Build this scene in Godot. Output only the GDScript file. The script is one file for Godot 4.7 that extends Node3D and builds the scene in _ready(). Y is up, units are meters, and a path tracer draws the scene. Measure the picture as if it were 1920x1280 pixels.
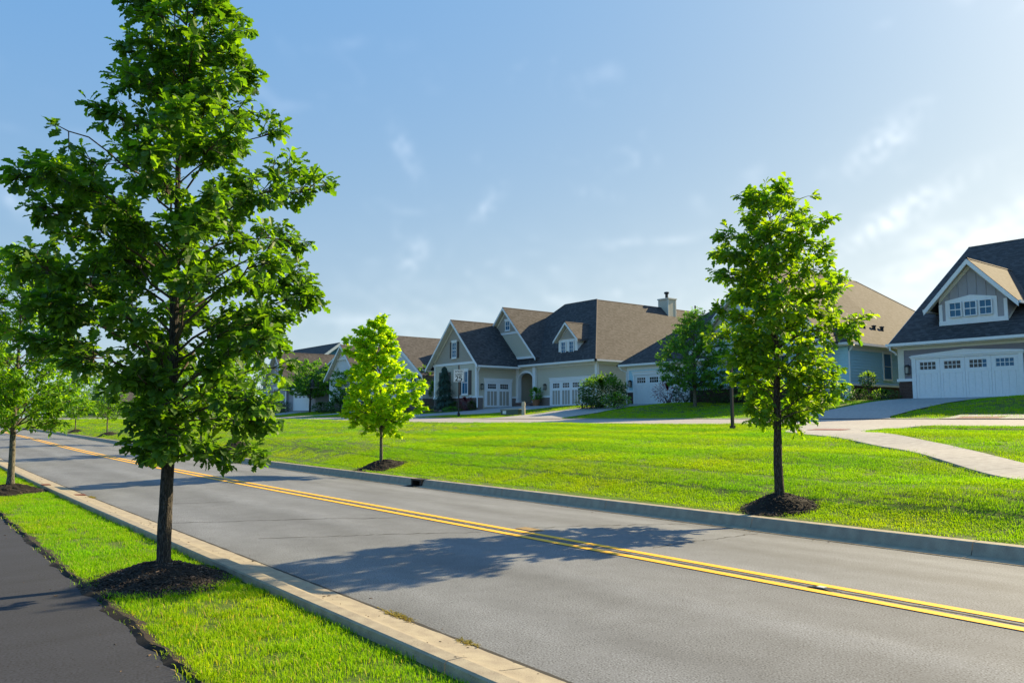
extends Node3D
# World axes: x runs along the road (towards the right and the viewer), y is up, -z ("n" below) crosses the road towards the houses.

const YAW := 52.175
var rng := RandomNumberGenerator.new()
var names := {}
var M := {}
var T := {}
var O := Vector3.ZERO      # base of the thing being built
var cam_pos := Vector3(0, 1.6, 0)

class MB:
	var v := PackedVector3Array()
	var uv := PackedVector2Array()
	var uv2 := PackedVector2Array()
	var c := PackedColorArray()
	var nn := PackedVector3Array()
	func tri(a: Vector3, b: Vector3, d: Vector3) -> void:
		v.append(a); v.append(b); v.append(d)
	func quad(a: Vector3, b: Vector3, d: Vector3, e: Vector3) -> void:
		tri(a, b, d); tri(a, d, e)
	func box(a: Vector3, b: Vector3) -> void:
		var lo := a.min(b)
		var hi := a.max(b)
		hexa([Vector3(lo.x, lo.y, lo.z), Vector3(hi.x, lo.y, lo.z), Vector3(hi.x, lo.y, hi.z), Vector3(lo.x, lo.y, hi.z), Vector3(lo.x, hi.y, lo.z), Vector3(hi.x, hi.y, lo.z), Vector3(hi.x, hi.y, hi.z), Vector3(lo.x, hi.y, hi.z)])
	func hexa(p: Array) -> void:   # bottom four, top four, in the same turn
		quad(p[0], p[1], p[2], p[3]); quad(p[4], p[7], p[6], p[5])
		for i in 4:
			var j := (i + 1) % 4
			quad(p[i], p[4 + i], p[4 + j], p[j])
	func bar(a: Vector3, b: Vector3, w: Vector3, h: Vector3) -> void:
		hexa([a, a + w, b + w, b, a + h, a + w + h, b + w + h, b + h])
	func prism(poly: Array, off: Vector3) -> void:   # convex polygon and its copy moved by off
		var k := poly.size()
		for i in range(1, k - 1):
			tri(poly[0], poly[i], poly[i + 1])
			tri(poly[0] + off, poly[i + 1] + off, poly[i] + off)
		for i in k:
			var j := (i + 1) % k
			quad(poly[i], poly[i] + off, poly[j] + off, poly[j])
	func tube(pts: Array, radii: Array, sides: int, smooth := true, wob := 0.0, seed_ := 0) -> void:
		var rings := []
		var len_ := 0.0
		var side := Vector3.RIGHT
		for i in pts.size():
			var d: Vector3 = (pts[mini(i + 1, pts.size() - 1)] - pts[maxi(i - 1, 0)]).normalized()
			side = (side - d * side.dot(d))
			if side.length() < 0.01:
				side = d.cross(Vector3.FORWARD)
			side = side.normalized()
			var up := side.cross(d)
			if i > 0:
				len_ += pts[i].distance_to(pts[i - 1])
			var ring := []
			for k in sides + 1:
				var a := TAU * k / sides
				var dir := side * cos(a) + up * sin(a)
				var r: float = radii[i]
				if wob > 0.0:
					var kk := k % sides
					r *= 1.0 + wob * (sin(kk * 12.9898 + i * 0.31 * (1 + kk % 3) + seed_) * 0.6 + sin(kk * 7.7 + floor(i * 0.7) * 5.3 + seed_) * 0.4)
				ring.append([pts[i] + dir * r, dir, Vector2(float(k) / sides, len_)])
			rings.append(ring)
		for i in rings.size() - 1:
			for k in sides:
				for q in [[i, k], [i, k + 1], [i + 1, k + 1], [i, k], [i + 1, k + 1], [i + 1, k]]:
					var e = rings[q[0]][q[1]]
					v.append(e[0]); uv.append(e[2])
					if smooth:
						nn.append(e[1])
	func fill(col: Color) -> void:
		while c.size() < v.size():
			c.append(col)
	func mesh(m: Material = null, into: ArrayMesh = null) -> ArrayMesh:
		var am := into if into else ArrayMesh.new()
		if v.is_empty():
			return am
		var a := []
		a.resize(Mesh.ARRAY_MAX)
		a[Mesh.ARRAY_VERTEX] = v
		if uv.size() == v.size():
			a[Mesh.ARRAY_TEX_UV] = uv
		if uv2.size() == v.size():
			a[Mesh.ARRAY_TEX_UV2] = uv2
		if c.size() == v.size():
			a[Mesh.ARRAY_COLOR] = c
		if nn.size() == v.size():
			a[Mesh.ARRAY_NORMAL] = nn
		am.add_surface_from_arrays(Mesh.PRIMITIVE_TRIANGLES, a)
		am.surface_set_material(am.get_surface_count() - 1, m)
		return am

# ---------------------------------------------------------------- naming and nodes
func numbered(called: String) -> String:
	if not names.has(called):
		names[called] = 0
		return called
	names[called] += 1
	return "%s_%03d" % [called, names[called]]

func child_name(parent: Node, called: String) -> String:
	var key := "%d/%s" % [parent.get_instance_id(), called]
	if not names.has(key):
		names[key] = 0
		return called
	names[key] += 1
	return "%s_%03d" % [called, names[key]]

func thing(called: String, label: String, category: String, at := Vector3.ZERO, group := "") -> Node3D:
	var o := Node3D.new()
	o.name = numbered(called)
	add_child(o)
	o.position = at
	tag(o, label, category, group)
	O = at
	return o

func tag(o: Node, label: String, category := "", group := "", kind := "") -> Node:
	if label: o.set_meta("label", label)
	if category: o.set_meta("category", category)
	if group: o.set_meta("group", group)
	if kind: o.set_meta("kind", kind)
	return o

func put(called: String, mesh_: Mesh, parent: Node = null) -> MeshInstance3D:
	var o := MeshInstance3D.new()
	o.mesh = mesh_
	if parent == null:
		o.name = numbered(called)
		add_child(o)
	else:
		o.name = child_name(parent, called)
		parent.add_child(o, true)
	return o

func part(called: String, mb: MB, m: Material, parent: Node, kind := "") -> MeshInstance3D:
	if mb.v.is_empty():
		return null
	var o := put(called, mb.mesh(m), parent)
	if kind: o.set_meta("kind", kind)
	return o

func struct(called: String, mb: MB, m: Material, label: String) -> MeshInstance3D:
	var o := put(called, mb.mesh(m))
	tag(o, label, "", "", "structure")
	return o

func W(x: float, e: float, n: float) -> Vector3:
	return Vector3(x, e, -n) - O

# ---------------------------------------------------------------- the lie of the land
const NS := [-60.0, -1.3, 1.5, 2.72, 10.6, 11.0, 12.0, 13.5, 15.0, 17.0, 19.5, 21.5, 24.0, 26.0, 31.7, 36.0, 40.0, 42.0, 60.0, 400.0]
const ES := [0.1, 0.05, 0.05, 0.08, 0.15, 0.21, 0.42, 0.66, 0.8, 0.93, 1.1, 1.2, 1.29, 1.36, 1.58, 1.95, 2.45, 2.62, 2.7, 3.0]
const CX := [-300.0, -260.0, -200.0, -150.0, -130.0, -118.0, -105.0, -90.0, -75.0, -61.0, -45.0, -32.0, -20.0, 60.0]
const CV := [-60.0, -34.0, -11.0, -2.0, 0.5, 1.5, 1.9, 1.7, 1.3, 0.9, 0.35, 0.08, 0.0, 0.0]
const RV := [0.7, 0.7, 0.6, 0.5, 0.46, 0.44, 0.41, 0.36, 0.27, 0.19, 0.1, 0.03, 0.0, 0.0]

func lin(x: float, xs: Array, ys: Array) -> float:
	if x <= xs[0]:
		return ys[0]
	for i in xs.size() - 1:
		if x <= xs[i + 1]:
			return lerpf(ys[i], ys[i + 1], (x - xs[i]) / (xs[i + 1] - xs[i]))
	return ys[-1]

func soft(x: float, xs: Array, ys: Array) -> float:
	return (lin(x - 4, xs, ys) + lin(x - 2, xs, ys) + lin(x, xs, ys) + lin(x + 2, xs, ys) + lin(x + 4, xs, ys)) / 5.0

func bend(x: float) -> float:
	return soft(x, CX, CV) if x < -16.0 else 0.0

func lift(x: float) -> float:
	return soft(x, CX, RV) if x < -16.0 else 0.0

func ground_e(x: float, n: float) -> float:   # height of the ground at road-straightened n
	var e := (lin(n - 0.25, NS, ES) + 2.0 * lin(n, NS, ES) + lin(n + 0.25, NS, ES)) / 4.0 if n > 11.3 else lin(n, NS, ES)
	e += lift(x) * (1.0 - smoothstep(12.0, 28.0, n))
	e += 0.14 * smoothstep(-40.0, -58.0, x) * smoothstep(16.0, 24.0, n) * (1.0 - smoothstep(30.0, 40.0, n))
	e += 0.13 * exp(-pow((x + 9.5) / 2.2, 2.0) - pow((n - 15.2) / 1.3, 2.0)) + 0.1 * exp(-pow((x + 5.0) / 1.6, 2.0) - pow((n - 12.6) / 0.9, 2.0))
	e += 0.26 * exp(-pow((x + 13.3) / 2.4, 2.0) - pow((n - 38.6) / 2.6, 2.0))
	e += 0.22 * exp(-pow((x + 34.0) / 2.3, 2.0) - pow((n - 38.5) / 2.2, 2.0))
	if n > 11.5 and n < 25.0:
		e += (0.02 * sin(x * 0.9 + n * 0.7) * sin(n * 1.3 - x * 0.4) + 0.08 * sin(x * 0.31 + 1.0) * sin(n * 0.62 + x * 0.12)) * smoothstep(11.5, 13.0, n)
	return e

func G(x: float, n: float, up := 0.0) -> Vector3:   # world point on the ground (the road's bend fades out behind the lawn)
	var w := 1.0 - smoothstep(14.0, 30.0, n)
	return Vector3(x, ground_e(x, n) + up, -(n + bend(x) * w))

func sheet(mb: MB, xs: Array, ns: Array, up := 0.0) -> void:
	for i in xs.size() - 1:
		for j in ns.size() - 1:
			var p := [[xs[i], ns[j]], [xs[i + 1], ns[j]], [xs[i + 1], ns[j + 1]], [xs[i], ns[j + 1]]]
			for k in [0, 1, 2, 0, 2, 3]:
				mb.v.append(G(p[k][0], p[k][1], up))
				mb.uv.append(Vector2(p[k][0], p[k][1]))
				mb.uv2.append(Vector2(p[k][0], p[k][1]))

func swept(mb: MB, xs: Array, prof: Array) -> void:   # profile of [n, e] swept along the road
	for i in xs.size() - 1:
		for j in prof.size() - 1:
			var a = prof[j]
			var b = prof[j + 1]
			var q := [[xs[i], a], [xs[i + 1], a], [xs[i + 1], b], [xs[i], b]]
			for k in [0, 1, 2, 0, 2, 3]:
				var x: float = q[k][0]
				mb.v.append(Vector3(x, q[k][1][1] + lift(x), -(q[k][1][0] + bend(x))))
				mb.uv.append(Vector2(x, q[k][1][0]))
				mb.uv2.append(Vector2(x, q[k][1][0]))

func steps(a: float, b: float, d: float) -> Array:
	var out := []
	var k := maxi(1, int(round(absf(b - a) / d)))
	for i in k + 1:
		out.append(lerpf(a, b, float(i) / k))
	return out

func in_poly(p: Vector2, poly: PackedVector2Array) -> bool:
	return Geometry2D.is_point_in_polygon(p, poly)

# ---------------------------------------------------------------- textures and materials
func noise(seed_: int, freq: float, oct := 4, type := FastNoiseLite.TYPE_SIMPLEX_SMOOTH) -> FastNoiseLite:
	var f := FastNoiseLite.new()
	f.seed = seed_
	f.frequency = freq
	f.noise_type = type
	f.fractal_octaves = oct
	f.fractal_type = FastNoiseLite.FRACTAL_FBM if oct > 1 else FastNoiseLite.FRACTAL_NONE
	return f

func tile(seed_: int, size: int, freq: float, oct := 4, type := FastNoiseLite.TYPE_SIMPLEX_SMOOTH) -> PackedByteArray:
	var im := noise(seed_, freq, oct, type).get_seamless_image(size, size)
	im.convert(Image.FORMAT_L8)
	return im.get_data()

func tex_of(size: int, f: Callable) -> ImageTexture:
	var d := PackedByteArray()
	d.resize(size * size * 3)
	for i in size * size:
		var c: Vector3 = f.call(i)
		d[i * 3] = clampi(int(c.x * 255.0), 0, 255)
		d[i * 3 + 1] = clampi(int(c.y * 255.0), 0, 255)
		d[i * 3 + 2] = clampi(int(c.z * 255.0), 0, 255)
	return ImageTexture.create_from_image(Image.create_from_data(size, size, false, Image.FORMAT_RGB8, d))

func make_textures() -> void:
	var S := 512
	var a := tile(3, S, 0.16, 2)
	var b := tile(5, S, 0.008, 4)
	var a2 := tile(9, S, 0.2, 1)
	T.speckle = tex_of(S, func(i):
		var g := 0.77 + 0.3 * (a[i] / 255.0 - 0.5) + 0.06 * (b[i] / 255.0 - 0.5)
		if a2[i] > 208: g += 0.15
		if a2[i] < 50: g -= 0.3
		return Vector3(g, g, g * 0.995))
	var st := tile(12, S, 0.012, 4)
	T.blotch = tex_of(S, func(i):
		var y: float = float(i / S) / S
		var g := 0.86 + 0.13 * (st[i] / 255.0 - 0.5)
		g += 0.035 * sin(y * TAU * 4.0) + 0.02 * sin(y * TAU * 9.0 + 1.0)
		return Vector3(g, g * 0.995, g * 0.985))
	var cn := tile(21, S, 0.02, 5)
	var cf := tile(22, S, 0.3, 2)
	T.concrete = tex_of(S, func(i):
		var g := 0.84 + 0.16 * (cn[i] / 255.0 - 0.5) + 0.14 * (cf[i] / 255.0 - 0.5)
		if cf[i] < 42: g -= 0.22
		return Vector3(g, g * (0.99 + 0.02 * (cn[i] / 255.0 - 0.5)), g * 0.975))
	var gn := tile(31, S, 0.06, 4)
	var gf := tile(32, S, 0.4, 2)
	T.turf = tex_of(S, func(i):
		var t: float = gn[i] / 255.0
		var g: float = 0.55 + 0.5 * (gf[i] / 255.0 - 0.5) + 0.3 * (t - 0.5)
		return Vector3(g * lerpf(0.75, 1.0, t), g, g * 0.55))
	var pn := tile(41, 256, 0.05, 4)
	T.paint = tex_of(256, func(i):
		var g := 0.95 + 0.035 * (pn[i] / 255.0 - 0.5)
		return Vector3(g, g, g))
	# bark: ridges stretched up the trunk
	var bn := tile(51, S, 0.03, 4)
	var bf := tile(52, S, 0.12, 3)
	var bark_h := PackedByteArray()
	bark_h.resize(S * S)
	for i in S * S:
		var x := i % S
		var y := i / S
		var yy := absi(256 - y)
		var r := absf(bn[(yy / 2) * S + x] / 255.0 - 0.5) * 2.0
		var q: float = bf[yy * S + x] / 255.0
		bark_h[i] = clampi(int(255.0 * (0.25 + 0.9 * pow(r, 0.7) * (0.55 + 0.6 * q))), 0, 255)
	T.bark = tex_of(S, func(i):
		var h: float = bark_h[i] / 255.0
		var g: float = 0.12 + 1.0 * h
		return Vector3(g, g * 0.97, g * 0.93))
	T.bark_h = ImageTexture.create_from_image(Image.create_from_data(S, S, false, Image.FORMAT_L8, bark_h))
	# shingles: 8 courses by 16 tabs, each with its own tone
	var tone := []
	var r0 := RandomNumberGenerator.new()
	r0.seed = 77
	for i in 24 * 40:
		tone.append(r0.randf())
	var sf := tile(61, S, 0.4, 2)
	T.shingle = tex_of(S, func(i):
		var x: int = i % S
		var y: int = i / S
		var row: int = y * 24 / S
		var fy: float = fposmod(y * 24.0 / S, 1.0)
		var cx: float = x * 16.0 / S + (0.5 if row % 2 else 0.0) + 0.35 * tone[row]
		var g: float = 0.76 + 0.3 * (tone[(row * 40 + int(cx) % 16) % 960] - 0.5) + 0.2 * (sf[i] / 255.0 - 0.5)
		if fy < 0.16: g *= 0.62
		return Vector3(g, g * 0.985, g * 0.965))
	var mn := tile(71, S, 0.05, 3)
	T.mulch = tex_of(S, func(i):
		var g: float = 0.35 + 0.9 * absf(mn[i] / 255.0 - 0.5) + 0.3 * (gf[i] / 255.0 - 0.5)
		return Vector3(g, g * 0.9, g * 0.82))

func mat(r: float, g: float, b: float, rough := 0.8, tex: Texture2D = null, scale := 1.0, world := true) -> StandardMaterial3D:
	var m := StandardMaterial3D.new()
	m.albedo_color = Color(r, g, b).linear_to_srgb()
	m.roughness = rough
	m.cull_mode = BaseMaterial3D.CULL_DISABLED
	if tex:
		m.albedo_texture = tex
		if world:
			m.uv1_triplanar = true
			m.uv1_world_triplanar = true
		m.uv1_scale = Vector3.ONE * scale
	return m

func leaf_mat(r: float, g: float, b: float, back: Color, rough := 0.55) -> StandardMaterial3D:
	var m := mat(r, g, b, rough)
	m.backlight_enabled = true
	m.backlight = back.linear_to_srgb()
	m.metallic_specular = 0.35
	return m

func make_materials() -> void:
	M.asphalt = mat(0.375, 0.405, 0.465, 0.9, T.speckle, 0.6, false)
	M.asphalt.detail_enabled = true
	M.asphalt.detail_albedo = T.blotch
	M.asphalt.detail_blend_mode = BaseMaterial3D.BLEND_MODE_MUL
	M.asphalt.detail_uv_layer = BaseMaterial3D.DETAIL_UV_2
	M.asphalt.uv2_scale = Vector3(0.045, 0.145, 1)
	M.path = mat(0.055, 0.062, 0.095, 0.9, T.speckle, 0.5, false)
	M.path.detail_enabled = true
	M.path.detail_albedo = T.blotch
	M.path.detail_blend_mode = BaseMaterial3D.BLEND_MODE_MUL
	M.path.detail_uv_layer = BaseMaterial3D.DETAIL_UV_2
	M.path.uv2_scale = Vector3(0.4, 0.07, 1)
	M.concrete = mat(0.46, 0.405, 0.315, 0.85, T.concrete, 0.5)
	M.walk = mat(0.49, 0.48, 0.48, 0.85, T.concrete, 0.45)
	M.street = mat(0.47, 0.45, 0.45, 0.85, T.concrete, 0.35)
	M.yellow = mat(1.0, 0.51, 0.014, 0.7, T.paint, 0.8)
	M.crack = mat(0.03, 0.028, 0.026, 0.95)
	M.turf = mat(0.30, 0.40, 0.012, 1.0, T.turf, 0.8)
	M.dirt = mat(0.09, 0.07, 0.05, 1.0, T.mulch, 1.0)
	M.mulch = mat(0.03, 0.022, 0.018, 1.0, T.mulch, 2.2)
	M.chip = mat(0.045, 0.033, 0.027, 0.9)
	M.bark = mat(0.15, 0.14, 0.135, 0.95, T.bark, 1.0, false)
	M.bark.uv1_scale = Vector3(1.0, 0.8, 1)
	M.bark.heightmap_enabled = true
	M.bark.heightmap_texture = T.bark_h
	M.bark.heightmap_scale = 4.0
	M.bark_pale = M.bark.duplicate()
	M.bark_pale.albedo_color = Color(0.27, 0.27, 0.225).linear_to_srgb()
	M.bark_pale.heightmap_scale = 0.8
	M.twig = mat(0.075, 0.06, 0.045, 0.9)
	M.grass = mat(1, 1, 1, 0.6)
	M.grass.vertex_color_use_as_albedo = true
	M.grass.backlight_enabled = true
	M.grass.backlight = Color(0.95, 1.0, 0.25).linear_to_srgb()
	M.grass.metallic_specular = 0.3
	# leaves: light and dark shades of each kind
	M.oak = [leaf_mat(0.035, 0.085, 0.012, Color(0.16, 0.36, 0.006)), leaf_mat(0.07, 0.145, 0.016, Color(0.3, 0.56, 0.008)), leaf_mat(0.03, 0.07, 0.016, Color(0.10, 0.26, 0.008))]
	M.oak_light = [leaf_mat(0.06, 0.125, 0.012, Color(0.34, 0.6, 0.006)), leaf_mat(0.085, 0.16, 0.012, Color(0.5, 0.75, 0.006)), leaf_mat(0.035, 0.085, 0.016, Color(0.17, 0.4, 0.008))]
	M.maple = [leaf_mat(0.26, 0.44, 0.008, Color(0.62, 0.92, 0.004)), leaf_mat(0.34, 0.47, 0.008, Color(0.75, 1.0, 0.004)), leaf_mat(0.24, 0.42, 0.010, Color(0.62, 0.92, 0.005))]
	M.elm = [leaf_mat(0.07, 0.17, 0.010, Color(0.28, 0.58, 0.005)), leaf_mat(0.12, 0.23, 0.010, Color(0.45, 0.75, 0.005)), leaf_mat(0.045, 0.12, 0.012, Color(0.17, 0.42, 0.006))]
	M.green = [leaf_mat(0.07, 0.18, 0.025, Color(0.2, 0.5, 0.01)), leaf_mat(0.1, 0.21, 0.02, Color(0.3, 0.6, 0.01)), leaf_mat(0.03, 0.085, 0.025, Color(0.1, 0.3, 0.014))]
	M.shrub = [leaf_mat(0.035, 0.085, 0.02, Color(0.03, 0.09, 0.006)), leaf_mat(0.05, 0.105, 0.018, Color(0.05, 0.12, 0.006)), leaf_mat(0.025, 0.06, 0.025, Color(0.02, 0.06, 0.006))]
	M.conifer = [leaf_mat(0.035, 0.07, 0.05, Color(0.05, 0.1, 0.05)), leaf_mat(0.045, 0.085, 0.055, Color(0.05, 0.12, 0.05)), leaf_mat(0.03, 0.06, 0.05, Color(0.04, 0.08, 0.05))]
	M.red_leaf = [leaf_mat(0.1, 0.02, 0.03, Color(0.25, 0.02, 0.04)), leaf_mat(0.07, 0.018, 0.03, Color(0.2, 0.02, 0.04)), leaf_mat(0.13, 0.03, 0.035, Color(0.3, 0.03, 0.04))]
	# houses
	M.white = mat(0.88, 0.88, 0.88, 0.55, T.paint, 0.4)
	M.cream = mat(0.74, 0.70, 0.6, 0.55, T.paint, 0.4)
	M.tan = mat(0.62, 0.57, 0.45, 0.7, T.paint, 0.4)
	M.taupe = mat(0.42, 0.37, 0.31, 0.7, T.paint, 0.4)
	M.gray = mat(0.27, 0.25, 0.28, 0.7, T.paint, 0.4)
	M.slate = mat(0.38, 0.36, 0.38, 0.7, T.paint, 0.4)
	M.blue = mat(0.46, 0.74, 0.86, 0.7, T.paint, 0.4)
	M.pale = mat(0.72, 0.74, 0.76, 0.7, T.paint, 0.4)
	M.deep_blue = mat(0.05, 0.2, 0.36, 0.7, T.paint, 0.4)
	M.navy = mat(0.05, 0.08, 0.17, 0.7, T.paint, 0.4)
	M.shutter = mat(0.075, 0.06, 0.055, 0.6)
	M.door_red = mat(0.07, 0.022, 0.02, 0.4)
	M.roof = mat(0.100, 0.094, 0.101, 0.9, T.shingle, 0.3, false)
	M.roof_cap = mat(0.11, 0.09, 0.08, 0.9)
	M.inside = mat(0.012, 0.012, 0.014, 0.9)
	M.glass = mat(0.03, 0.13, 0.23, 0.06)
	M.glass.metallic_specular = 0.4
	M.glass_dark = mat(0.012, 0.014, 0.018, 0.08)
	M.glass_dark.metallic_specular = 0.5
	M.brick = mat(0.13, 0.07, 0.06, 0.9, T.concrete, 2.0)
	M.stone = mat(0.3, 0.24, 0.22, 0.9, T.concrete, 1.6)
	M.stone_dark = mat(0.22, 0.15, 0.14, 0.9, T.concrete, 1.6)
	M.mortar = mat(0.24, 0.22, 0.2, 0.95)
	M.metal_dark = mat(0.02, 0.022, 0.026, 0.45)
	M.metal_dark.metallic = 0.3
	M.lamp_glass = mat(0.35, 0.32, 0.26, 0.3)
	M.box_green = mat(0.045, 0.085, 0.07, 0.5)
	M.beige = mat(0.45, 0.42, 0.33, 0.6)
	M.sign_white = mat(0.78, 0.78, 0.76, 0.5)
	M.ink = mat(0.012, 0.012, 0.012, 0.6)
	M.tactile = mat(0.2, 0.05, 0.055, 0.8)
	M.rust = mat(0.14, 0.035, 0.02, 0.9)
	M.terracotta = mat(0.26, 0.11, 0.05, 0.8)
	M.cushion = mat(0.7, 0.68, 0.68, 0.9)
	M.wood_dark = mat(0.03, 0.022, 0.018, 0.7)
	M.reflector = mat(0.7, 0.7, 0.68, 0.3)
	M.patch = mat(0.4, 0.27, 0.11, 0.9, T.concrete, 1.0)

# ---------------------------------------------------------------- sky
func make_sky() -> Sky:
	var w := 1024
	var h := 512
	var d := PackedFloat32Array()
	d.resize(w * h * 3)
	var sun := Vector3(0.06, tan(deg_to_rad(29.0)), -1.0).normalized()
	# thin wisps: azimuth from straight across the road, elevation, half length, half width (degrees), tilt, strength
	var wisps := [[-60.0, 18.6, 1.7, 0.55, 62.0, 0.7], [-54.0, 15.2, 1.4, 0.5, -50.0, 0.6], [-59.3, 11.5, 1.2, 0.7, -60.0, 0.9], [-26.7, 17.6, 2.2, 0.9, -35.0, 0.8], [-25.8, 13.0, 3.6, 0.7, -28.0, 1.1], [-41.8, 12.5, 4.0, 0.18, -2.0, 0.6], [-84.5, 13.2, 3.4, 0.7, 30.0, 0.9], [-46.3, 16.0, 1.5, 0.3, 15.0, 0.35], [-20.5, 11.5, 5.5, 1.2, -22.0, 0.9], [-64.0, 6.8, 6.0, 0.5, -3.0, 0.5], [-12.0, 17.0, 5.0, 1.0, -20.0, 0.8], [20.0, 22.0, 6.0, 1.0, 25.0, 0.6], [70.0, 16.0, 5.0, 0.8, -10.0, 0.6], [-130.0, 20.0, 5.0, 0.9, 15.0, 0.6], [150.0, 14.0, 6.0, 0.9, -15.0, 0.6], [110.0, 28.0, 4.0, 1.0, 40.0, 0.5], [-160.0, 30.0, 5.0, 1.0, -30.0, 0.5]]
	var warp := noise(101, 1.1, 3)
	var wisp := noise(102, 2.6, 5)
	var patch := noise(103, 1.5, 3)
	for y in h:
		var el := PI / 2 - PI * (y + 0.5) / h
		var se := sin(el)
		for x in w:
			var az := TAU * (x + 0.5) / w
			var dir := Vector3(sin(az) * cos(el), se, -cos(az) * cos(el))
			var c: Vector3
			var g := acos(clampf(dir.dot(sun), -1, 1))
			var low := 1.0 - maxf(se, 0.0)
			c = Vector3(lerpf(0.012, 0.145, pow(low, 2.2)), lerpf(0.118, 0.218, pow(low, 2.4)), lerpf(0.30, 0.262, pow(low, 3.0)))
			if cos(g) < 0.0: c *= 1.0 + 0.6 * cos(g) * cos(g)
			var wide := exp(-g / 0.7)
			c += Vector3(0.18, 0.15, 0.03) * wide + Vector3(0.6, 0.5, 0.4) * exp(-g / 0.2)
			c += Vector3(1.5, 1.25, 0.95) * exp(-g / 0.5) * pow(1.0 - maxf(se, 0.0), 8.0)
			if se > 0.0:
				# thin high cloud, in flat wind-drawn wisps
				var k := 1.0 / (se + 0.10)
				var az_sun := rad_to_deg(atan2(dir.x, -dir.z))
				var p := Vector3(dir.x * k, dir.z * k, 0.0)
				var q := warp.get_noise_2d(p.x, p.y)
				var str_ := wisp.get_noise_2d(p.x * 0.35 + p.y * 0.35 + q * 0.9, p.y * 1.5 - p.x * 1.5 + q * 0.7)
				var where := patch.get_noise_2d(p.x * 1.3 + 7.0, p.y * 1.3)
				var amt := smoothstep(0.12, 0.6, str_) * smoothstep(0.08, 0.42, where)
				amt *= smoothstep(0.0, 0.1, se) * 0.22
				for wsp in wisps:
					var ax := Vector2(wrapf(az_sun - wsp[0], -180.0, 180.0) * cos(el), rad_to_deg(el) - wsp[1]).rotated(deg_to_rad(wsp[4]))
					if absf(ax.x) < wsp[2] * 3.0 and absf(ax.y) < wsp[3] * 3.0:
						var fib := wisp.get_noise_2d(ax.x * 0.35 / wsp[2] + wsp[0], ax.y * 1.1 / wsp[3] + ax.x * 0.5 / wsp[2])
						amt += wsp[5] * exp(-pow(ax.x / wsp[2], 2.0) - pow(ax.y / wsp[3], 2.0)) * clampf(0.45 + 1.5 * fib, 0.0, 1.4)
				var veil := smoothstep(-0.3, 0.5, str_) * exp(-pow((se - 0.10) / 0.09, 2.0)) * (0.12 + 0.55 * wide)
				var cl := c * 1.1 + Vector3(0.13, 0.115, 0.10) + Vector3(0.2, 0.17, 0.14) * wide
				c = c.lerp(cl, clampf(amt * 0.7 + veil * 0.5, 0.0, 1.0))
			var i := (y * w + x) * 3
			d[i] = c.x
			d[i + 1] = c.y
			d[i + 2] = c.z
	var pm := PanoramaSkyMaterial.new()
	pm.panorama = ImageTexture.create_from_image(Image.create_from_data(w, h, false, Image.FORMAT_RGBF, d.to_byte_array()))
	var sky := Sky.new()
	sky.sky_material = pm
	return sky

# ---------------------------------------------------------------- _ready
func _ready() -> void:
	rng.seed = 4711
	var cam := Camera3D.new()
	cam.name = "camera"
	cam.fov = 46.213
	cam.far = 3000.0
	cam.near = 0.05
	add_child(cam)
	cam.position = cam_pos
	cam.rotation_degrees = Vector3(5.5214, YAW, 0)
	cam.current = true
	var env := Environment.new()
	env.background_mode = Environment.BG_SKY
	env.sky = make_sky()
	env.tonemap_mode = Environment.TONE_MAPPER_LINEAR
	env.tonemap_exposure = 2.5
	env.sdfgi_enabled = true
	env.ssao_enabled = true
	env.ssil_enabled = true
	var we := WorldEnvironment.new()
	we.name = "world_environment"
	we.environment = env
	add_child(we)
	var sun := DirectionalLight3D.new()
	sun.name = "sun"
	sun.light_energy = 1.4
	sun.light_color = Color(1.0, 0.905, 0.71)
	sun.light_angular_distance = 0.5
	sun.shadow_enabled = true
	add_child(sun)
	sun.look_at_from_position(Vector3(0.06, tan(deg_to_rad(29.0)), -1.0) * 50.0, Vector3.ZERO)

	make_textures()
	make_materials()
	build_ground()
	build_road()
	build_street()
	build_houses()
	build_trees()
	build_plants()
	build_objects()
	build_grass()

# ---------------------------------------------------------------- ground, road, street
var drives := []        # each: list of [n, x left, x right]
var walk_line := [Vector2(3.0, 6.9), Vector2(-0.9, 10.6), Vector2(-5.25, 14.5), Vector2(-6.6, 15.75), Vector2(-8.15, 17.3), Vector2(-10.4, 19.2), Vector2(-11.9, 20.45), Vector2(-13.0, 21.7), Vector2(-13.7, 23.5), Vector2(-13.8, 25.95)]
var walk_half := [0.45, 0.45, 0.45, 0.5, 0.56, 0.62, 0.75, 1.1, 1.45, 2.0]
var beds := []          # mulch: Vector3(x, n, radius)

func drive_span(d: Array, n: float) -> Vector2:
	if n < d[0][0] or n > d[-1][0]:
		return Vector2(1, -1)
	for i in d.size() - 1:
		if n <= d[i + 1][0]:
			var t: float = (n - d[i][0]) / (d[i + 1][0] - d[i][0])
			return Vector2(lerpf(d[i][1], d[i + 1][1], t), lerpf(d[i][2], d[i + 1][2], t))
	return Vector2(1, -1)

func on_paving(x: float, n: float, margin := 0.0) -> bool:
	for d in drives:
		var s := drive_span(d, n)
		if s.x < s.y and x > s.x - margin and x < s.y + margin:
			return true
	if x > -17.5 and n > 9.0 and n < 26.5:
		var p := Vector2(x, n)
		for i in walk_line.size() - 1:
			var q := Geometry2D.get_closest_point_to_segment(p, walk_line[i], walk_line[i + 1])
			var l: float = walk_line[i].distance_to(walk_line[i + 1])
			var half: float = lerpf(walk_half[i], walk_half[i + 1], walk_line[i].distance_to(q) / l)
			if p.distance_to(q) < half + margin:
				return true
	return false

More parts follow.
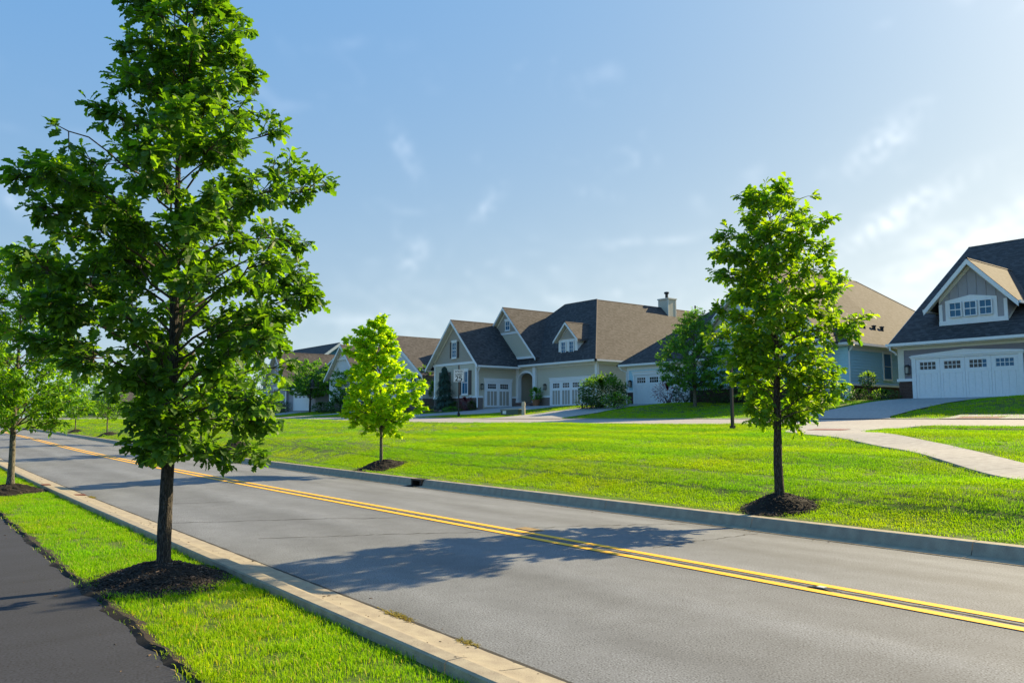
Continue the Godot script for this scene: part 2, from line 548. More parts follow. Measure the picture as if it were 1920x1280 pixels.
func build_ground() -> void:
	var mb := MB.new()
	mb.quad(Vector3(-2500, -0.5, -2500), Vector3(2500, -0.5, -2500), Vector3(2500, -0.5, 2500), Vector3(-2500, -0.5, 2500))
	struct("ground", mb, M.turf, "green land reaching to the horizon beyond the houses")
	mb = MB.new()
	sheet(mb, steps(20, -70, 1.0) + steps(-75, -300, 6.0), steps(1.5, 2.74, 0.31))
	struct("grass_verge", mb, M.turf, "turf under the grass strip between asphalt path and near kerb")
	mb = MB.new()
	sheet(mb, steps(40, -300, 10.0), [-60, -30, -10, -1.3])
	struct("near_field", mb, M.turf, "turf on the viewer's side of the asphalt path")
	mb = MB.new()
	sheet(mb, steps(20, -60, 1.0) + steps(-65, -300, 6.0), [-1.3, -0.9, -0.2, 0.5, 1.1, 1.5], 0.006)
	struct("asphalt_path", mb, M.path, "dark asphalt path in the lower left corner")
	# crumbled edge of the path
	mb = MB.new()
	var nz := noise(7, 1.0, 4)
	var xs := steps(0, -45, 0.04)
	for i in xs.size() - 1:
		var a: float = xs[i]
		var b: float = xs[i + 1]
		var w0 := 1.585 + 0.08 * nz.get_noise_2d(a * 1.4, 0.0)
		var w1 := 1.585 + 0.08 * nz.get_noise_2d(b * 1.4, 0.0)
		var l0 := 1.485 + 0.09 * nz.get_noise_2d(a * 1.6, 9.0)
		var l1 := 1.485 + 0.09 * nz.get_noise_2d(b * 1.6, 9.0)
		var m0 := lerpf(l0, w0, 0.4)
		var m1 := lerpf(l1, w1, 0.4)
		mb.quad(G(a, w0, 0.012), G(b, w1, 0.012), G(b, m1, 0.03), G(a, m0, 0.03))
		mb.quad(G(a, m0, 0.03), G(b, m1, 0.03), G(b, l1, 0.007), G(a, l0, 0.007))
	struct("path_edge_soil", mb, M.dirt, "crumbly soil along the edge of the asphalt path")
	mb = MB.new()
	sheet(mb, steps(20, -2, 2.0) + steps(-3, -60, 0.75) + steps(-64, -300, 5.0), steps(10.34, 26.0, 0.45))
	struct("lawn", mb, M.turf, "wide lawn rising from the road to the residential street")
	mb = MB.new()
	sheet(mb, steps(30, -2, 3.0) + steps(-3, -62, 0.9) + steps(-66, -300, 6.0), steps(31.7, 44.0, 0.6) + steps(48, 160, 14.0))
	struct("front_lawns", mb, M.turf, "front lawns that climb from the street to the houses")

func sections(called: String, prof: Array, cuts: Array, m: Material, label: String) -> void:
	var root := Node3D.new()
	root.name = numbered(called)
	add_child(root)
	tag(root, label, "", "", "structure")
	for c in cuts:
		var mb := MB.new()
		var xs := steps(c[0] - 0.005, c[1] + 0.005, 1.0 if absf(c[0] - c[1]) < 4.0 else 3.0)
		swept(mb, xs, prof)
		for x in [xs[0], xs[-1]]:
			for i in prof.size() - 1:
				var a := Vector3(x, prof[i][1] + lift(x), -(prof[i][0] + bend(x)))
				var b := Vector3(x, prof[i + 1][1] + lift(x), -(prof[i + 1][0] + bend(x)))
				mb.quad(a, b, Vector3(b.x, lift(x) - 0.06, b.z), Vector3(a.x, lift(x) - 0.06, a.z))
		mb.uv.clear()
		mb.uv2.clear()
		part("kerb_section", mb, m, root)

func build_road() -> void:
	var mb := MB.new()
	var xs := steps(20, -40, 1.0) + steps(-42, -300, 3.0)
	swept(mb, xs, [[3.372, -0.012], [4.4, 0.03], [5.5, 0.066], [6.7, 0.085], [7.9, 0.066], [9.0, 0.03], [9.875, -0.004]])
	var road := struct("road", mb, M.asphalt, "two-lane grey asphalt road curving away to the left")
	for q in [[6.57, "near"], [6.84, "far"]]:
		mb = MB.new()
		swept(mb, xs, [[q[0] - 0.054, 0.089], [q[0] + 0.054, 0.0895]])
		var line := struct("road_line", mb, M.yellow, "%s stripe of the double yellow centre line" % ("nearer" if q[1] == "near" else "farther"))
	# dark joints beside the gutters and cracks across the lanes
	mb = MB.new()
	var nz := noise(17, 0.8, 3)
	var fine := steps(12, -50, 0.1)
	for i in fine.size() - 1:
		var a: float = fine[i]
		var b: float = fine[i + 1]
		for k in 2:
			var n0: float = [3.372, 9.875][k]
			var e0: float = [0.0, 0.004][k]
			var wa: float = (0.016 + 0.014 * nz.get_noise_2d(a * 4.0, k * 9.0)) * [1.0, 0.5][k]
			var wb: float = (0.016 + 0.014 * nz.get_noise_2d(b * 4.0, k * 9.0)) * [1.0, 0.5][k]
			mb.quad(Vector3(a, e0 + 0.003 + lift(a), -(n0 + bend(a) - wa)), Vector3(b, e0 + 0.003 + lift(b), -(n0 + bend(b) - wb)), Vector3(b, e0 + 0.003 + lift(b), -(n0 + bend(b) + wb)), Vector3(a, e0 + 0.003 + lift(a), -(n0 + bend(a) + wa)))
	part("joint", mb, M.crack, road)
	var cracks := [[-13.2, 3.5, -11.0, 6.3, 0.014], [-8.9, 6.95, -8.2, 9.7, 0.012], [-6.6, 7.2, -6.9, 9.7, 0.008], [-20.5, 4.4, -19.4, 5.9, 0.018], [-24.0, 7.3, -23.6, 9.6, 0.016], [-10.6, 4.0, -8.9, 6.4, 0.011], [2.0, 6.70, -22.0, 6.71, 0.012], [-3.0, 8.4, -3.4, 9.7, 0.008], [-16.0, 4.0, -15.2, 5.2, 0.014], [-31.0, 3.8, -30.0, 6.2, 0.02]]
	for c in cracks:
		mb = MB.new()
		var k := int(Vector2(c[0] - c[2], c[1] - c[3]).length() / 0.09)
		var last := []
		for i in k + 1:
			var t := float(i) / k
			var x := lerpf(c[0], c[2], t) + 0.09 * nz.get_noise_2d(i * 0.7, c[0] * 3.0)
			var n := lerpf(c[1], c[3], t) + (0.09 if absf(c[1] - c[3]) > 0.1 else 0.035) * nz.get_noise_2d(i * 0.8, c[1] * 5.0)
			var w: float = c[4] * (0.6 + 0.9 * absf(nz.get_noise_2d(i * 1.7, 4.0)))
			var e := lin(n, [3.372, 4.4, 5.5, 6.7, 7.9, 9.0, 9.875], [-0.012, 0.03, 0.066, 0.085, 0.066, 0.03, -0.004]) + 0.0035 + lift(x)
			var across := Vector3(w, 0, 0) if absf(c[1] - c[3]) > 0.1 else Vector3(0, 0, w)
			var here := Vector3(x, e, -(n + bend(x)))
			if last:
				mb.quad(last[0], here - across, here + across, last[1])
			last = [here - across, here + across]
		part("crack", mb, M.crack, road)
	mb = MB.new()
	for r in [[-8.72, 6.98, 0.42, 0.20]]:
		mb.quad(Vector3(r[0] - r[2] / 2, 0.088, -r[1]), Vector3(r[0] + r[2] / 2, 0.088, -r[1]), Vector3(r[0] + r[2] / 2, 0.086, -r[1] - r[3]), Vector3(r[0] - r[2] / 2, 0.086, -r[1] - r[3]))
	part("patch", mb, M.patch, road)
	# kerbs, cast in lengths
	var near := []
	var far := []
	var x := 8.0
	while x > -72.0:
		near.append([x + 0.04, x - 3.01])
		x -= 3.05
	x = 8.0 - 0.05
	while x > -72.0:
		if x > -16.75 and x - 3.05 < -16.75:
			far.append([x, -16.52]); far.append([-16.98, x - 3.05])
		else:
			far.append([x, x - 3.05])
		x -= 3.05
	x = near[-1][1]
	while x > -290.0:
		near.append([x, x - 12.0]); far.append([x, x - 12.0])
		x -= 12.0
	sections("near_kerb", [[2.72, -0.05], [2.72, 0.143], [2.735, 0.155], [2.84, 0.156], [2.88, 0.148], [2.92, 0.125], [2.97, 0.085], [3.02, 0.05], [3.08, 0.03], [3.16, 0.02], [3.36, 0.002], [3.362, -0.05]], near, M.concrete, "sunlit concrete kerb and gutter on the viewer's side of the road")
	sections("far_kerb", [[9.88, -0.05], [9.882, 0.002], [10.11, 0.012], [10.165, 0.145], [10.185, 0.158], [10.34, 0.16], [10.345, -0.05]], far, M.concrete, "concrete kerb along the far side of the road, its face in shade")

func build_street() -> void:
	var mb := MB.new()
	sheet(mb, steps(30, -62, 1.0) + steps(-66, -300, 6.0), steps(26.0, 31.7, 0.57), 0.012)
	struct("street", mb, M.street, "pale residential street in front of the houses")
	for q in [[25.85, 26.2, "near"], [31.35, 31.75, "far"]]:
		mb = MB.new()
		sheet(mb, steps(30, -62, 1.0) + steps(-66, -300, 6.0), [q[0], (q[0] + q[1]) / 2.0, q[1]], 0.035)
		struct("street_gutter", mb, M.walk, "low concrete gutter on the %s side of the residential street" % q[2])
	drives = [
		[[31.5, -22.3, -16.0], [32.6, -21.6, -16.6], [36.0, -21.5, -17.2], [38.6, -21.3, -16.9], [40.5, -21.0, -15.9], [42.1, -20.6, -14.9]],
		[[31.5, -44.2, -36.0], [32.6, -43.2, -36.6], [34.8, -42.9, -37.1], [37.0, -43.1, -37.6], [39.5, -42.2, -37.7], [40.8, -41.2, -36.0], [42.1, -40.3, -34.8]],
		[[31.5, -62.0, -53.0], [32.6, -61.0, -52.9], [34.0, -59.6, -52.1], [35.3, -58.3, -49.6], [37.6, -56.0, -47.9], [39.2, -54.7, -46.9], [41.0, -54.7, -46.2], [43.3, -54.7, -45.3]],
		[[31.5, -99.0, -89.0], [36.0, -97.5, -90.0], [40.2, -96.9, -90.6]],
		[[31.5, -80.0, -76.0], [39.5, -78.0, -75.0]],
	]
	var about := ["right-hand grey garage", "blue house", "tan house", "far grey house", "pale gabled house"]
	for k in drives.size():
		var d = drives[k]
		mb = MB.new()
		var ns := steps(d[0][0], d[-1][0], 0.5)
		for j in ns.size() - 1:
			var a := drive_span(d, ns[j])
			var b := drive_span(d, ns[j + 1])
			for i in 8:
				var t0 := i / 8.0
				var t1 := (i + 1) / 8.0
				mb.quad(G(lerpf(a.x, a.y, t0), ns[j], 0.045), G(lerpf(a.x, a.y, t1), ns[j], 0.045), G(lerpf(b.x, b.y, t1), ns[j + 1], 0.045), G(lerpf(b.x, b.y, t0), ns[j + 1], 0.045))
		var drive := struct("driveway", mb, M.walk, "concrete driveway in front of the %s" % about[k])
		if k < 3:
			for n in steps(d[0][0] + 1.4, d[-1][0] - 0.3, 2.9):
				var a := drive_span(d, n)
				mb = MB.new()
				mb.quad(G(a.x, n - 0.012, 0.051), G(a.y, n - 0.012, 0.051), G(a.y, n + 0.012, 0.051), G(a.x, n + 0.012, 0.051))
				part("joint", mb, M.mortar, drive)
	# sidewalk of separate slabs
	var root := Node3D.new()
	root.name = "sidewalk"
	add_child(root)
	tag(root, "pale concrete sidewalk crossing the lawn at the right", "", "", "structure")
	var pts := []
	var halves := []
	for i in walk_line.size() - 1:
		var k := maxi(1, int(round(walk_line[i].distance_to(walk_line[i + 1]) / 0.5)))
		for j in k:
			pts.append(walk_line[i].lerp(walk_line[i + 1], float(j) / k))
			halves.append(lerpf(walk_half[i], walk_half[i + 1], float(j) / k))
	pts.append(walk_line[-1]); halves.append(walk_half[-1])
	var lr := []
	for i in pts.size():
		var dir: Vector2 = (pts[mini(i + 2, pts.size() - 1)] - pts[maxi(i - 2, 0)]).normalized()
		var nrm := Vector2(-dir.y, dir.x)
		lr.append([pts[i] - nrm * halves[i], pts[i] + nrm * halves[i], dir])
	var i0 := 0
	while i0 < pts.size() - 1:
		var i1 := mini(i0 + 3, pts.size() - 1)
		mb = MB.new()
		for i in range(i0, i1):
			for s in 4:
				var q := []
				for w in [[i, s], [i + 1, s], [i + 1, s + 1], [i, s + 1]]:
					var p: Vector2 = lr[w[0]][0].lerp(lr[w[0]][1], w[1] / 4.0)
					if w[0] == i0: p += lr[i0][2] * 0.006
					if w[0] == i1: p -= lr[i1][2] * 0.006
					q.append(G(p.x, p.y, 0.04))
				mb.quad(q[0], q[1], q[2], q[3])
				if s == 0:
					mb.quad(q[0], q[1], q[1] - Vector3(0, 0.1, 0), q[0] - Vector3(0, 0.1, 0))
				if s == 3:
					mb.quad(q[3], q[2], q[2] - Vector3(0, 0.1, 0), q[3] - Vector3(0, 0.1, 0))
		part("slab", mb, M.walk, root)
		i0 = i1
	mb = MB.new()
	sheet(mb, steps(-13.9, -12.75, 0.3), steps(22.15, 22.75, 0.3), 0.048)
	part("tactile_panel", mb, M.tactile, root)
	# the ramp across the street
	mb = MB.new()
	sheet(mb, steps(-14.1, -11.0, 0.5), steps(31.3, 33.3, 0.5), 0.046)
	var ramp := struct("kerb_ramp", mb, M.walk, "concrete kerb ramp with red panel across the residential street")
	mb = MB.new()
	sheet(mb, steps(-13.6, -12.1, 0.5), steps(31.55, 32.3, 0.25), 0.054)
	part("tactile_panel", mb, M.tactile, ramp)

# ---------------------------------------------------------------- trees
func leaf_shape(kind: String) -> PackedVector3Array:
	var half := []      # [along, half width]
	var mb := MB.new()
	match kind:
		"oak": half = [[0.0, 0.012], [0.28, 0.18], [0.38, 0.11], [0.55, 0.31], [0.65, 0.19], [0.8, 0.29], [1.0, 0.0]]
		"oval": half = [[0.0, 0.02], [0.4, 0.24], [0.75, 0.15], [1.0, 0.0]]
		"long": half = [[0.0, 0.02], [0.3, 0.11], [0.6, 0.12], [1.0, 0.0]]
		"needle": half = [[0.0, 0.08], [0.5, 0.09], [1.0, 0.0]]
		"maple":
			var rim := [[0.0, 0.0], [0.42, -0.02], [0.3, 0.2], [0.56, 0.42], [0.27, 0.5], [0.3, 0.72], [0.0, 1.0]]
			for s in [-1.0, 1.0]:
				for i in rim.size() - 1:
					var p := Vector3(rim[i][0] * s, rim[i][1], absf(rim[i][0]) * -0.25 - 0.12 * rim[i][1] * rim[i][1])
					var q := Vector3(rim[i + 1][0] * s, rim[i + 1][1], absf(rim[i + 1][0]) * -0.25 - 0.12 * rim[i + 1][1] * rim[i + 1][1])
					mb.tri(Vector3(0, 0.32, 0.03), p, q)
			return mb.v
	for i in half.size() - 1:
		var a: float = half[i][0]
		var b: float = half[i + 1][0]
		var za := -0.22 * a * a
		var zb := -0.22 * b * b
		for s in [-1.0, 1.0]:
			var wa: float = half[i][1]
			var wb: float = half[i + 1][1]
			var pa := Vector3(s * wa, a + 0.06 * wa, za + 0.3 * wa)
			var pb := Vector3(s * wb, b + 0.06 * wb, zb + 0.3 * wb)
			mb.tri(Vector3(0, a, za), pa, pb)
			if wb > 0.001:
				mb.tri(Vector3(0, a, za), pb, Vector3(0, b, zb))
	return mb.v

func prof_at(prof: Array, h: float) -> Vector2:   # crown reach to the left and right at height h; the list runs downwards
	if h >= prof[0][0]:
		return Vector2(prof[0][1], prof[0][2])
	for i in prof.size() - 1:
		if h >= prof[i + 1][0]:
			var t: float = (prof[i][0] - h) / (prof[i][0] - prof[i + 1][0])
			return Vector2(lerpf(prof[i][1], prof[i + 1][1], t), lerpf(prof[i][2], prof[i + 1][2], t))
	return Vector2(prof[-1][1], prof[-1][2])

# p: prof, lean (x shift of the trunk per metre), r0, clear, limbs, twigs, leaves, size, kind, mats, droop, seed, singles (leaves that become parts), bark
func make_tree(called: String, label: String, at: Vector3, p: Dictionary, group := "") -> Node3D:
	var o := thing(called, label, "tree", at, group)
	var r := RandomNumberGenerator.new()
	r.seed = p.seed
	o.rotation_degrees.y = YAW
	var prof: Array = p.prof
	var top: float = prof[0][0]
	var clear: float = p.clear
	var low: float = prof[-1][0]
	var trunk := MB.new()
	var limbs := MB.new()
	var tp := []
	var tr := []
	var r0: float = p.r0
	var kN := 90 if p.get("singles", 0) > 0 else 30
	for i in kN + 1:
		var t := float(i) / kN
		var h := t * top * 0.97
		var sway := 0.014 * sin(h * 1.7 + p.seed) + 0.004 * sin(h * 5.3 + p.seed * 2)
		tp.append(Vector3(p.lean * h + sway * minf(h, 1.0), h - 0.05 * (1.0 - t), sway * 0.7 * minf(h, 1.0)))
		var rr: float = r0 * (1.0 - 0.42 * minf(h / clear, 1.0) * 0.5) * (1.0 - smoothstep(0.15, 1.0, t) * 0.93)
		rr += r0 * 0.22 * exp(-h / 0.07)
		tr.append(maxf(rr, 0.006))
	trunk.tube(tp, tr, 30, true, 0.075, p.seed)
	part("trunk", trunk, p.bark, o)
	var at_trunk := func(h: float) -> Vector3:
		var f := clampf(h / (top * 0.97), 0.0, 1.0) * kN
		var i := mini(int(f), kN - 1)
		return tp[i].lerp(tp[i + 1], f - i)
	var gaps := noise(p.seed + 7, 1.3, 2)
	var leaves := []      # [Transform3D, shade]
	var nl: int = p.limbs
	var cam := o.to_local(cam_pos)
	for i in nl:
		var t: float = (i + r.randf_range(0.1, 0.9)) / nl
		var h: float = lerpf(low, top, pow(t, 0.92))
		var a := i * 2.39996 + r.randf_range(-0.35, 0.35)
		var lr := prof_at(prof, h)
		var ca := cos(a)
		var deep := (lr.x + lr.y) * 0.5
		var reach: float = (lr.y if ca > 0.0 else lr.x) * ca * ca + deep * (1.0 - ca * ca)
		reach *= r.randf_range(0.78, 1.08)
		var rise: float = reach * p.rise * r.randf_range(0.6, 1.2)
		var ha := clampf(h - rise, clear * r.randf_range(0.75, 1.05), top * 0.93)
		var from: Vector3 = at_trunk.call(ha)
		var tip: Vector3 = at_trunk.call(minf(h, top * 0.97))
		tip.y = h
		tip += Vector3(ca, 0, sin(a)) * reach
		var mid := from.lerp(tip, 0.5)
		mid.y += (tip.y - from.y) * 0.22 + reach * 0.1 + (0.14 if tip.y < from.y else 0.0)
		var rl := maxf(0.010, r0 * 0.25 * (1.0 - t * 0.7) * clampf(reach, 0.35, 1.2))
		var pts := []
		var rad := []
		for k in 7:
			var u := k / 6.0
			var q := from.lerp(mid, u).lerp(mid.lerp(tip, u), u)
			q += Vector3(r.randf_range(-1, 1), r.randf_range(-1, 1), r.randf_range(-1, 1)) * 0.03 * reach * (1.0 if k > 0 and k < 6 else 0.0)
			pts.append(q)
			rad.append(lerpf(rl, 0.005, pow(u, 0.8)))
		limbs.tube(pts, rad, 6)
		var nt: int = maxi(3, int(p.twigs * clampf(0.35 + 0.65 * reach / 1.1, 0.4, 1.5) * (1.0 - p.get("airy", 0.0) * t * t)))
		for j in nt:
			var u := 1.0 - pow(r.randf(), 1.3) * 0.78 if j > 0 else 1.0
			var f := u * 6.0
			var ii := mini(int(f), 5)
			var base: Vector3 = pts[ii].lerp(pts[ii + 1], f - ii)
			var along: Vector3 = (pts[ii + 1] - pts[ii]).normalized()
			var td := (along * 0.75 + Vector3(r.randf_range(-1, 1), r.randf_range(-0.55, 0.75), r.randf_range(-1, 1)) * 0.95).normalized()
			if j == 0:
				td = (along + Vector3(0, 0.1, 0)).normalized()
			if gaps.get_noise_3d(base.x, base.y, base.z) < p.get("gap", -0.28):
				continue
			var tl: float = p.twig_len * r.randf_range(0.5, 1.15)
			var end := base + td * tl
			var bow := base.lerp(end, 0.55) + Vector3(0, 0.05 * tl, 0)
			limbs.tube([base, bow, end], [0.006, 0.0042, 0.0025], 4)
			var nk: int = p.leaves
			for k in nk:
				var w := 1.0 - 0.8 * r.randf() * pow(r.randf(), 0.5) if k > 1 else 1.0
				var lb := base.lerp(end, w)
				var ld := (td * r.randf_range(0.1, 0.9) + Vector3(r.randf_range(-1, 1), r.randf_range(-0.75, 0.65) - p.droop, r.randf_range(-1, 1))).normalized()
				var up := (Vector3(0, 1, 0) + Vector3(r.randf_range(-1, 1), r.randf_range(-0.4, 0.4), r.randf_range(-1, 1)) * 0.75)
				up = (up - ld * up.dot(ld)).normalized()
				var size: float = p.size * r.randf_range(0.5, 1.2)
				var bx := ld.cross(up)
				var tf := Transform3D(Basis(bx * size, ld * size, up * size), lb + ld * 0.018)
				leaves.append([tf, 0 if r.randf() < 0.5 else (1 if r.randf() < 0.55 else 2), tf.origin.distance_squared_to(cam)])
	part("limbs", limbs, M.twig, o)
	var shape := leaf_shape(p.kind)
	var mats: Array = p.mats
	var singles: int = p.get("singles", 0)
	if singles > 0:
		leaves.sort_custom(func(x, y): return x[2] < y[2])
		var lm := []
		for s in 3:
			var mb := MB.new()
			mb.v = shape
			lm.append(mb.mesh(mats[s]))
		for i in singles:
			var mi := put("leaf", lm[leaves[i][1]], o)
			mi.transform = leaves[i][0]
	var am := ArrayMesh.new()
	for s in 3:
		var mb := MB.new()
		for i in range(singles, leaves.size()):
			if leaves[i][1] == s:
				mb.v.append_array(leaves[i][0] * shape)
		mb.mesh(mats[s], am)
	tag(put("foliage", am, o), "", "", "", "stuff")
	return o

func copy_of(o: Node3D, called: String, label: String, at: Vector3, turn: float, size := 1.0) -> Node3D:
	var c := o.duplicate()
	c.name = numbered(called)
	add_child(c)
	c.position = at
	c.rotation_degrees = Vector3(0, turn, 0)
	c.scale = Vector3.ONE * size
	c.set_meta("label", label)
	return c

func mulch_bed(x: float, n: float, rad: float, high: float, label: String, chips: int, stretch := 1.0) -> void:
	beds.append(Vector3(x, n, rad * 0.93))
	var base := G(x, n)
	var o := thing("mulch_bed", label, "mulch bed", base, "mulch beds round the street trees")
	var mb := MB.new()
	var nz := noise(int(absf(x) * 10) + 3, 2.2, 4)
	var at := func(i: int, k: int) -> Vector3:
		var a := TAU * k / 30.0
		var u := i / 9.0
		var rr := rad * u * (1.0 + 0.12 * nz.get_noise_2d(cos(a) * 2.0, sin(a) * 2.0))
		var px := x + rr * cos(a) * stretch
		var pn := n + rr * sin(a)
		var g := G(px, pn)
		var y := high * (1.0 - smoothstep(0.12, 1.0, u)) + 0.045 * nz.get_noise_2d(px * 6.0, pn * 6.0) * (1.0 - u * 0.5) + (0.012 if u < 0.95 else -0.03)
		return g + Vector3(0, y, 0) - base
	for i in 9:
		for k in 30:
			mb.quad(at.call(i, k), at.call(i, k + 1), at.call(i + 1, k + 1), at.call(i + 1, k))
	part("mound", mb, M.mulch, o)
	if chips > 0:
		var r := RandomNumberGenerator.new()
		r.seed = chips + 5
		var one := MB.new()
		one.hexa([Vector3(-0.5, -0.5, -0.5), Vector3(0.5, -0.5, -0.42), Vector3(0.42, -0.5, 0.5), Vector3(-0.5, -0.5, 0.45), Vector3(-0.42, 0.5, -0.4), Vector3(0.4, 0.5, -0.3), Vector3(0.3, 0.5, 0.4), Vector3(-0.4, 0.5, 0.3)])
		var mm := MultiMesh.new()
		mm.transform_format = MultiMesh.TRANSFORM_3D
		mm.use_colors = true
		mm.mesh = one.mesh(M.chip)
		mm.instance_count = chips
		for i in chips:
			var u := sqrt(r.randf()) * 1.03
			var a := r.randf() * TAU
			var px := x + rad * u * cos(a) * stretch
			var pn := n + rad * u * sin(a)
			var y := high * (1.0 - smoothstep(0.12, 1.0, u)) + 0.018
			var b := Basis.from_euler(Vector3(r.randf_range(-0.5, 0.5), r.randf() * TAU, r.randf_range(-0.5, 0.5))).scaled_local(Vector3(r.randf_range(0.025, 0.065), 0.007, r.randf_range(0.008, 0.018)))
			mm.set_instance_transform(i, Transform3D(b, G(px, pn, y) - base))
			var g := r.randf_range(0.3, 1.2)
			if r.randf() < 0.04: g = 4.0
			mm.set_instance_color(i, Color(g, g * 0.95, g * 0.9))
		M.chip.vertex_color_use_as_albedo = true
		var mi := MultiMeshInstance3D.new()
		mi.multimesh = mm
		mi.name = "chips"
		o.add_child(mi)
		tag(mi, "", "", "", "stuff")

func build_trees() -> void:
	mulch_bed(-8.2, 2.12, 0.62, 0.15, "black mulch bed at the foot of the big oak on the near verge", 2600, 1.3)
	mulch_bed(-7.43, 11.0, 0.62, 0.2, "mulch mound under the oak across the road near the sidewalk", 900)
	mulch_bed(-20.3, 11.05, 0.75, 0.19, "mulch mound under the yellow-green maple above the storm drain", 500)
	make_tree("oak_tree", "tall dark-leaved oak on the near verge, closest to the viewer", Vector3(-8.22, 0.20, -2.16), {
		"prof": [[6.15, 0.02, 0.06], [5.7, 0.2, 0.32], [5.0, 0.56, 0.5], [4.5, 0.58, 0.48], [4.2, 0.64, 1.1], [3.88, 1.5, 1.4], [3.3, 1.52, 1.4], [2.7, 1.28, 1.4], [2.35, 1.25, 1.2], [2.1, 1.05, 1.05], [1.85, 0.65, 1.25], [1.55, 0.2, 1.25], [1.3, 0.05, 1.05], [1.0, -0.05, 0.75]],
		"lean": 0.0, "r0": 0.066, "clear": 1.35, "limbs": 92, "twigs": 30, "twig_len": 0.25, "leaves": 15, "size": 0.115, "kind": "oak", "mats": M.oak, "droop": 0.15, "rise": 0.5, "seed": 11, "airy": 0.55, "gap": -0.33, "singles": 300, "bark": M.bark})
	make_tree("oak_tree", "rounded oak across the road beside the concrete sidewalk", Vector3(-7.43, 0.36, -11.06), {
		"prof": [[4.9, 0.18, 0.3], [4.5, 0.62, 0.62], [4.1, 0.8, 0.78], [3.63, 0.68, 0.88], [3.1, 0.78, 1.32], [2.6, 0.8, 1.08], [2.08, 0.7, 0.9], [1.62, 0.6, 0.9], [1.36, 0.58, 0.75], [1.2, 0.5, 0.1]],
		"lean": 0.0, "r0": 0.073, "clear": 1.3, "limbs": 76, "twigs": 24, "twig_len": 0.25, "leaves": 14, "size": 0.122, "kind": "oak", "mats": M.oak_light, "droop": 0.1, "rise": 0.45, "seed": 23, "airy": 0.1, "gap": -0.2, "singles": 300, "bark": M.bark})
	make_tree("maple_tree", "bright yellow-green young maple in the lawn above the storm drain", Vector3(-20.3, 0.37, -11.08), {
		"prof": [[4.0, 0.45, -0.1], [3.6, 0.8, 0.2], [3.3, 0.82, 0.35], [2.8, 0.9, 0.4], [2.4, 1.2, 0.9], [2.1, 1.05, 1.22], [1.6, 1.0, 1.05], [1.15, 0.85, 0.8], [0.85, 0.4, 0.5]],
		"lean": -0.03, "r0": 0.047, "clear": 1.05, "limbs": 72, "twigs": 26, "twig_len": 0.24, "leaves": 15, "size": 0.105, "kind": "maple", "mats": M.maple, "droop": 0.45, "rise": 0.7, "seed": 31, "bark": M.bark_pale})
	# the row along the far kerb
	var row := [[-34.5, 11.7, 0.36], [-48.0, 12.0, 0.4], [-61.5, 12.07, 0.6], [-75.0, 12.3, 0.67], [-88.0, 12.4, 0.78], [-101.0, 12.3, 0.8], [-115.0, 11.8, 0.85], [-129.0, 10.6, 0.86]]
	var about := ["slim leafy tree in the far verge just right of the near oak trunk", "light green tree hidden behind the trunk of the near oak", "young tree with thin bare trunk, first left of the near oak trunk", "pale-trunked bright green young tree, second left of the near oak trunk", "dark-trunked young tree, third left of the near oak trunk", "small bright young tree, fourth left of the near oak trunk", "distant young tree beside the pale trunk at the left", "farthest young tree at the bend of the road"]
	var first: Node3D
	for i in row.size():
		var x: float = row[i][0]
		var n: float = row[i][1]
		mulch_bed(x, n - bend(x), 0.8, 0.22, "small mulch mound under the %s" % ["slim tree right of the near oak trunk", "tree hidden by the near oak trunk", "first young tree left of the near oak trunk", "pale second tree left of the oak", "dark third tree left of the oak", "fourth tree left of the oak", "distant tree by the left trunk", "farthest tree"][i], 0)
		var at := Vector3(x, row[i][2] - 0.05, -n)
		if i == 0:
			first = make_tree("street_tree", about[0], at, {
				"prof": [[5.0, 0.3, 0.3], [4.4, 0.8, 0.8], [3.5, 1.2, 1.3], [2.6, 1.45, 1.6], [2.0, 1.3, 1.7], [1.5, 1.1, 1.2], [1.2, 0.6, 0.6]],
				"lean": 0.0, "r0": 0.055, "clear": 1.3, "limbs": 56, "twigs": 18, "twig_len": 0.3, "leaves": 13, "size": 0.12, "kind": "oval", "mats": M.elm, "droop": 0.3, "rise": 0.6, "seed": 41, "bark": M.bark_pale}, "young trees in a row along the far kerb")
		else:
			copy_of(first, "street_tree", about[i], at, [0, 40, 115, 200, 290, 80, 150, 20][i], [1, 0.95, 0.9, 0.92, 0.9, 0.8, 0.95, 0.9][i])
	# near side, running away to the left
	mulch_bed(-19.5, 2.06, 0.75, 0.18, "mulch bed under the pale-trunked tree at the left edge", 300)
	var elm := make_tree("street_tree", "bushy bright green tree with smooth pale trunk at the left edge", Vector3(-19.5, 0.32, -2.06), {
		"prof": [[4.75, 0.3, 0.5], [4.3, 0.6, 0.8], [3.7, 1.1, 0.95], [3.0, 1.4, 1.05], [2.3, 1.6, 1.2], [1.75, 1.6, 1.4], [1.35, 1.3, 1.2], [1.15, 0.7, 0.7]],
		"lean": 0.0, "r0": 0.064, "clear": 1.3, "limbs": 76, "twigs": 28, "twig_len": 0.28, "leaves": 16, "size": 0.1, "kind": "oval", "mats": M.elm, "droop": 0.3, "rise": 0.6, "seed": 53, "bark": M.bark_pale})
	copy_of(elm, "street_tree", "next bright green tree behind the one at the left edge", Vector3(-32.0, 0.25, -2.25), 130, 1.0)
	copy_of(elm, "street_tree", "third bright green tree of the near verge, far along the road", Vector3(-45.0, 0.3, -2.6), 250, 1.0)
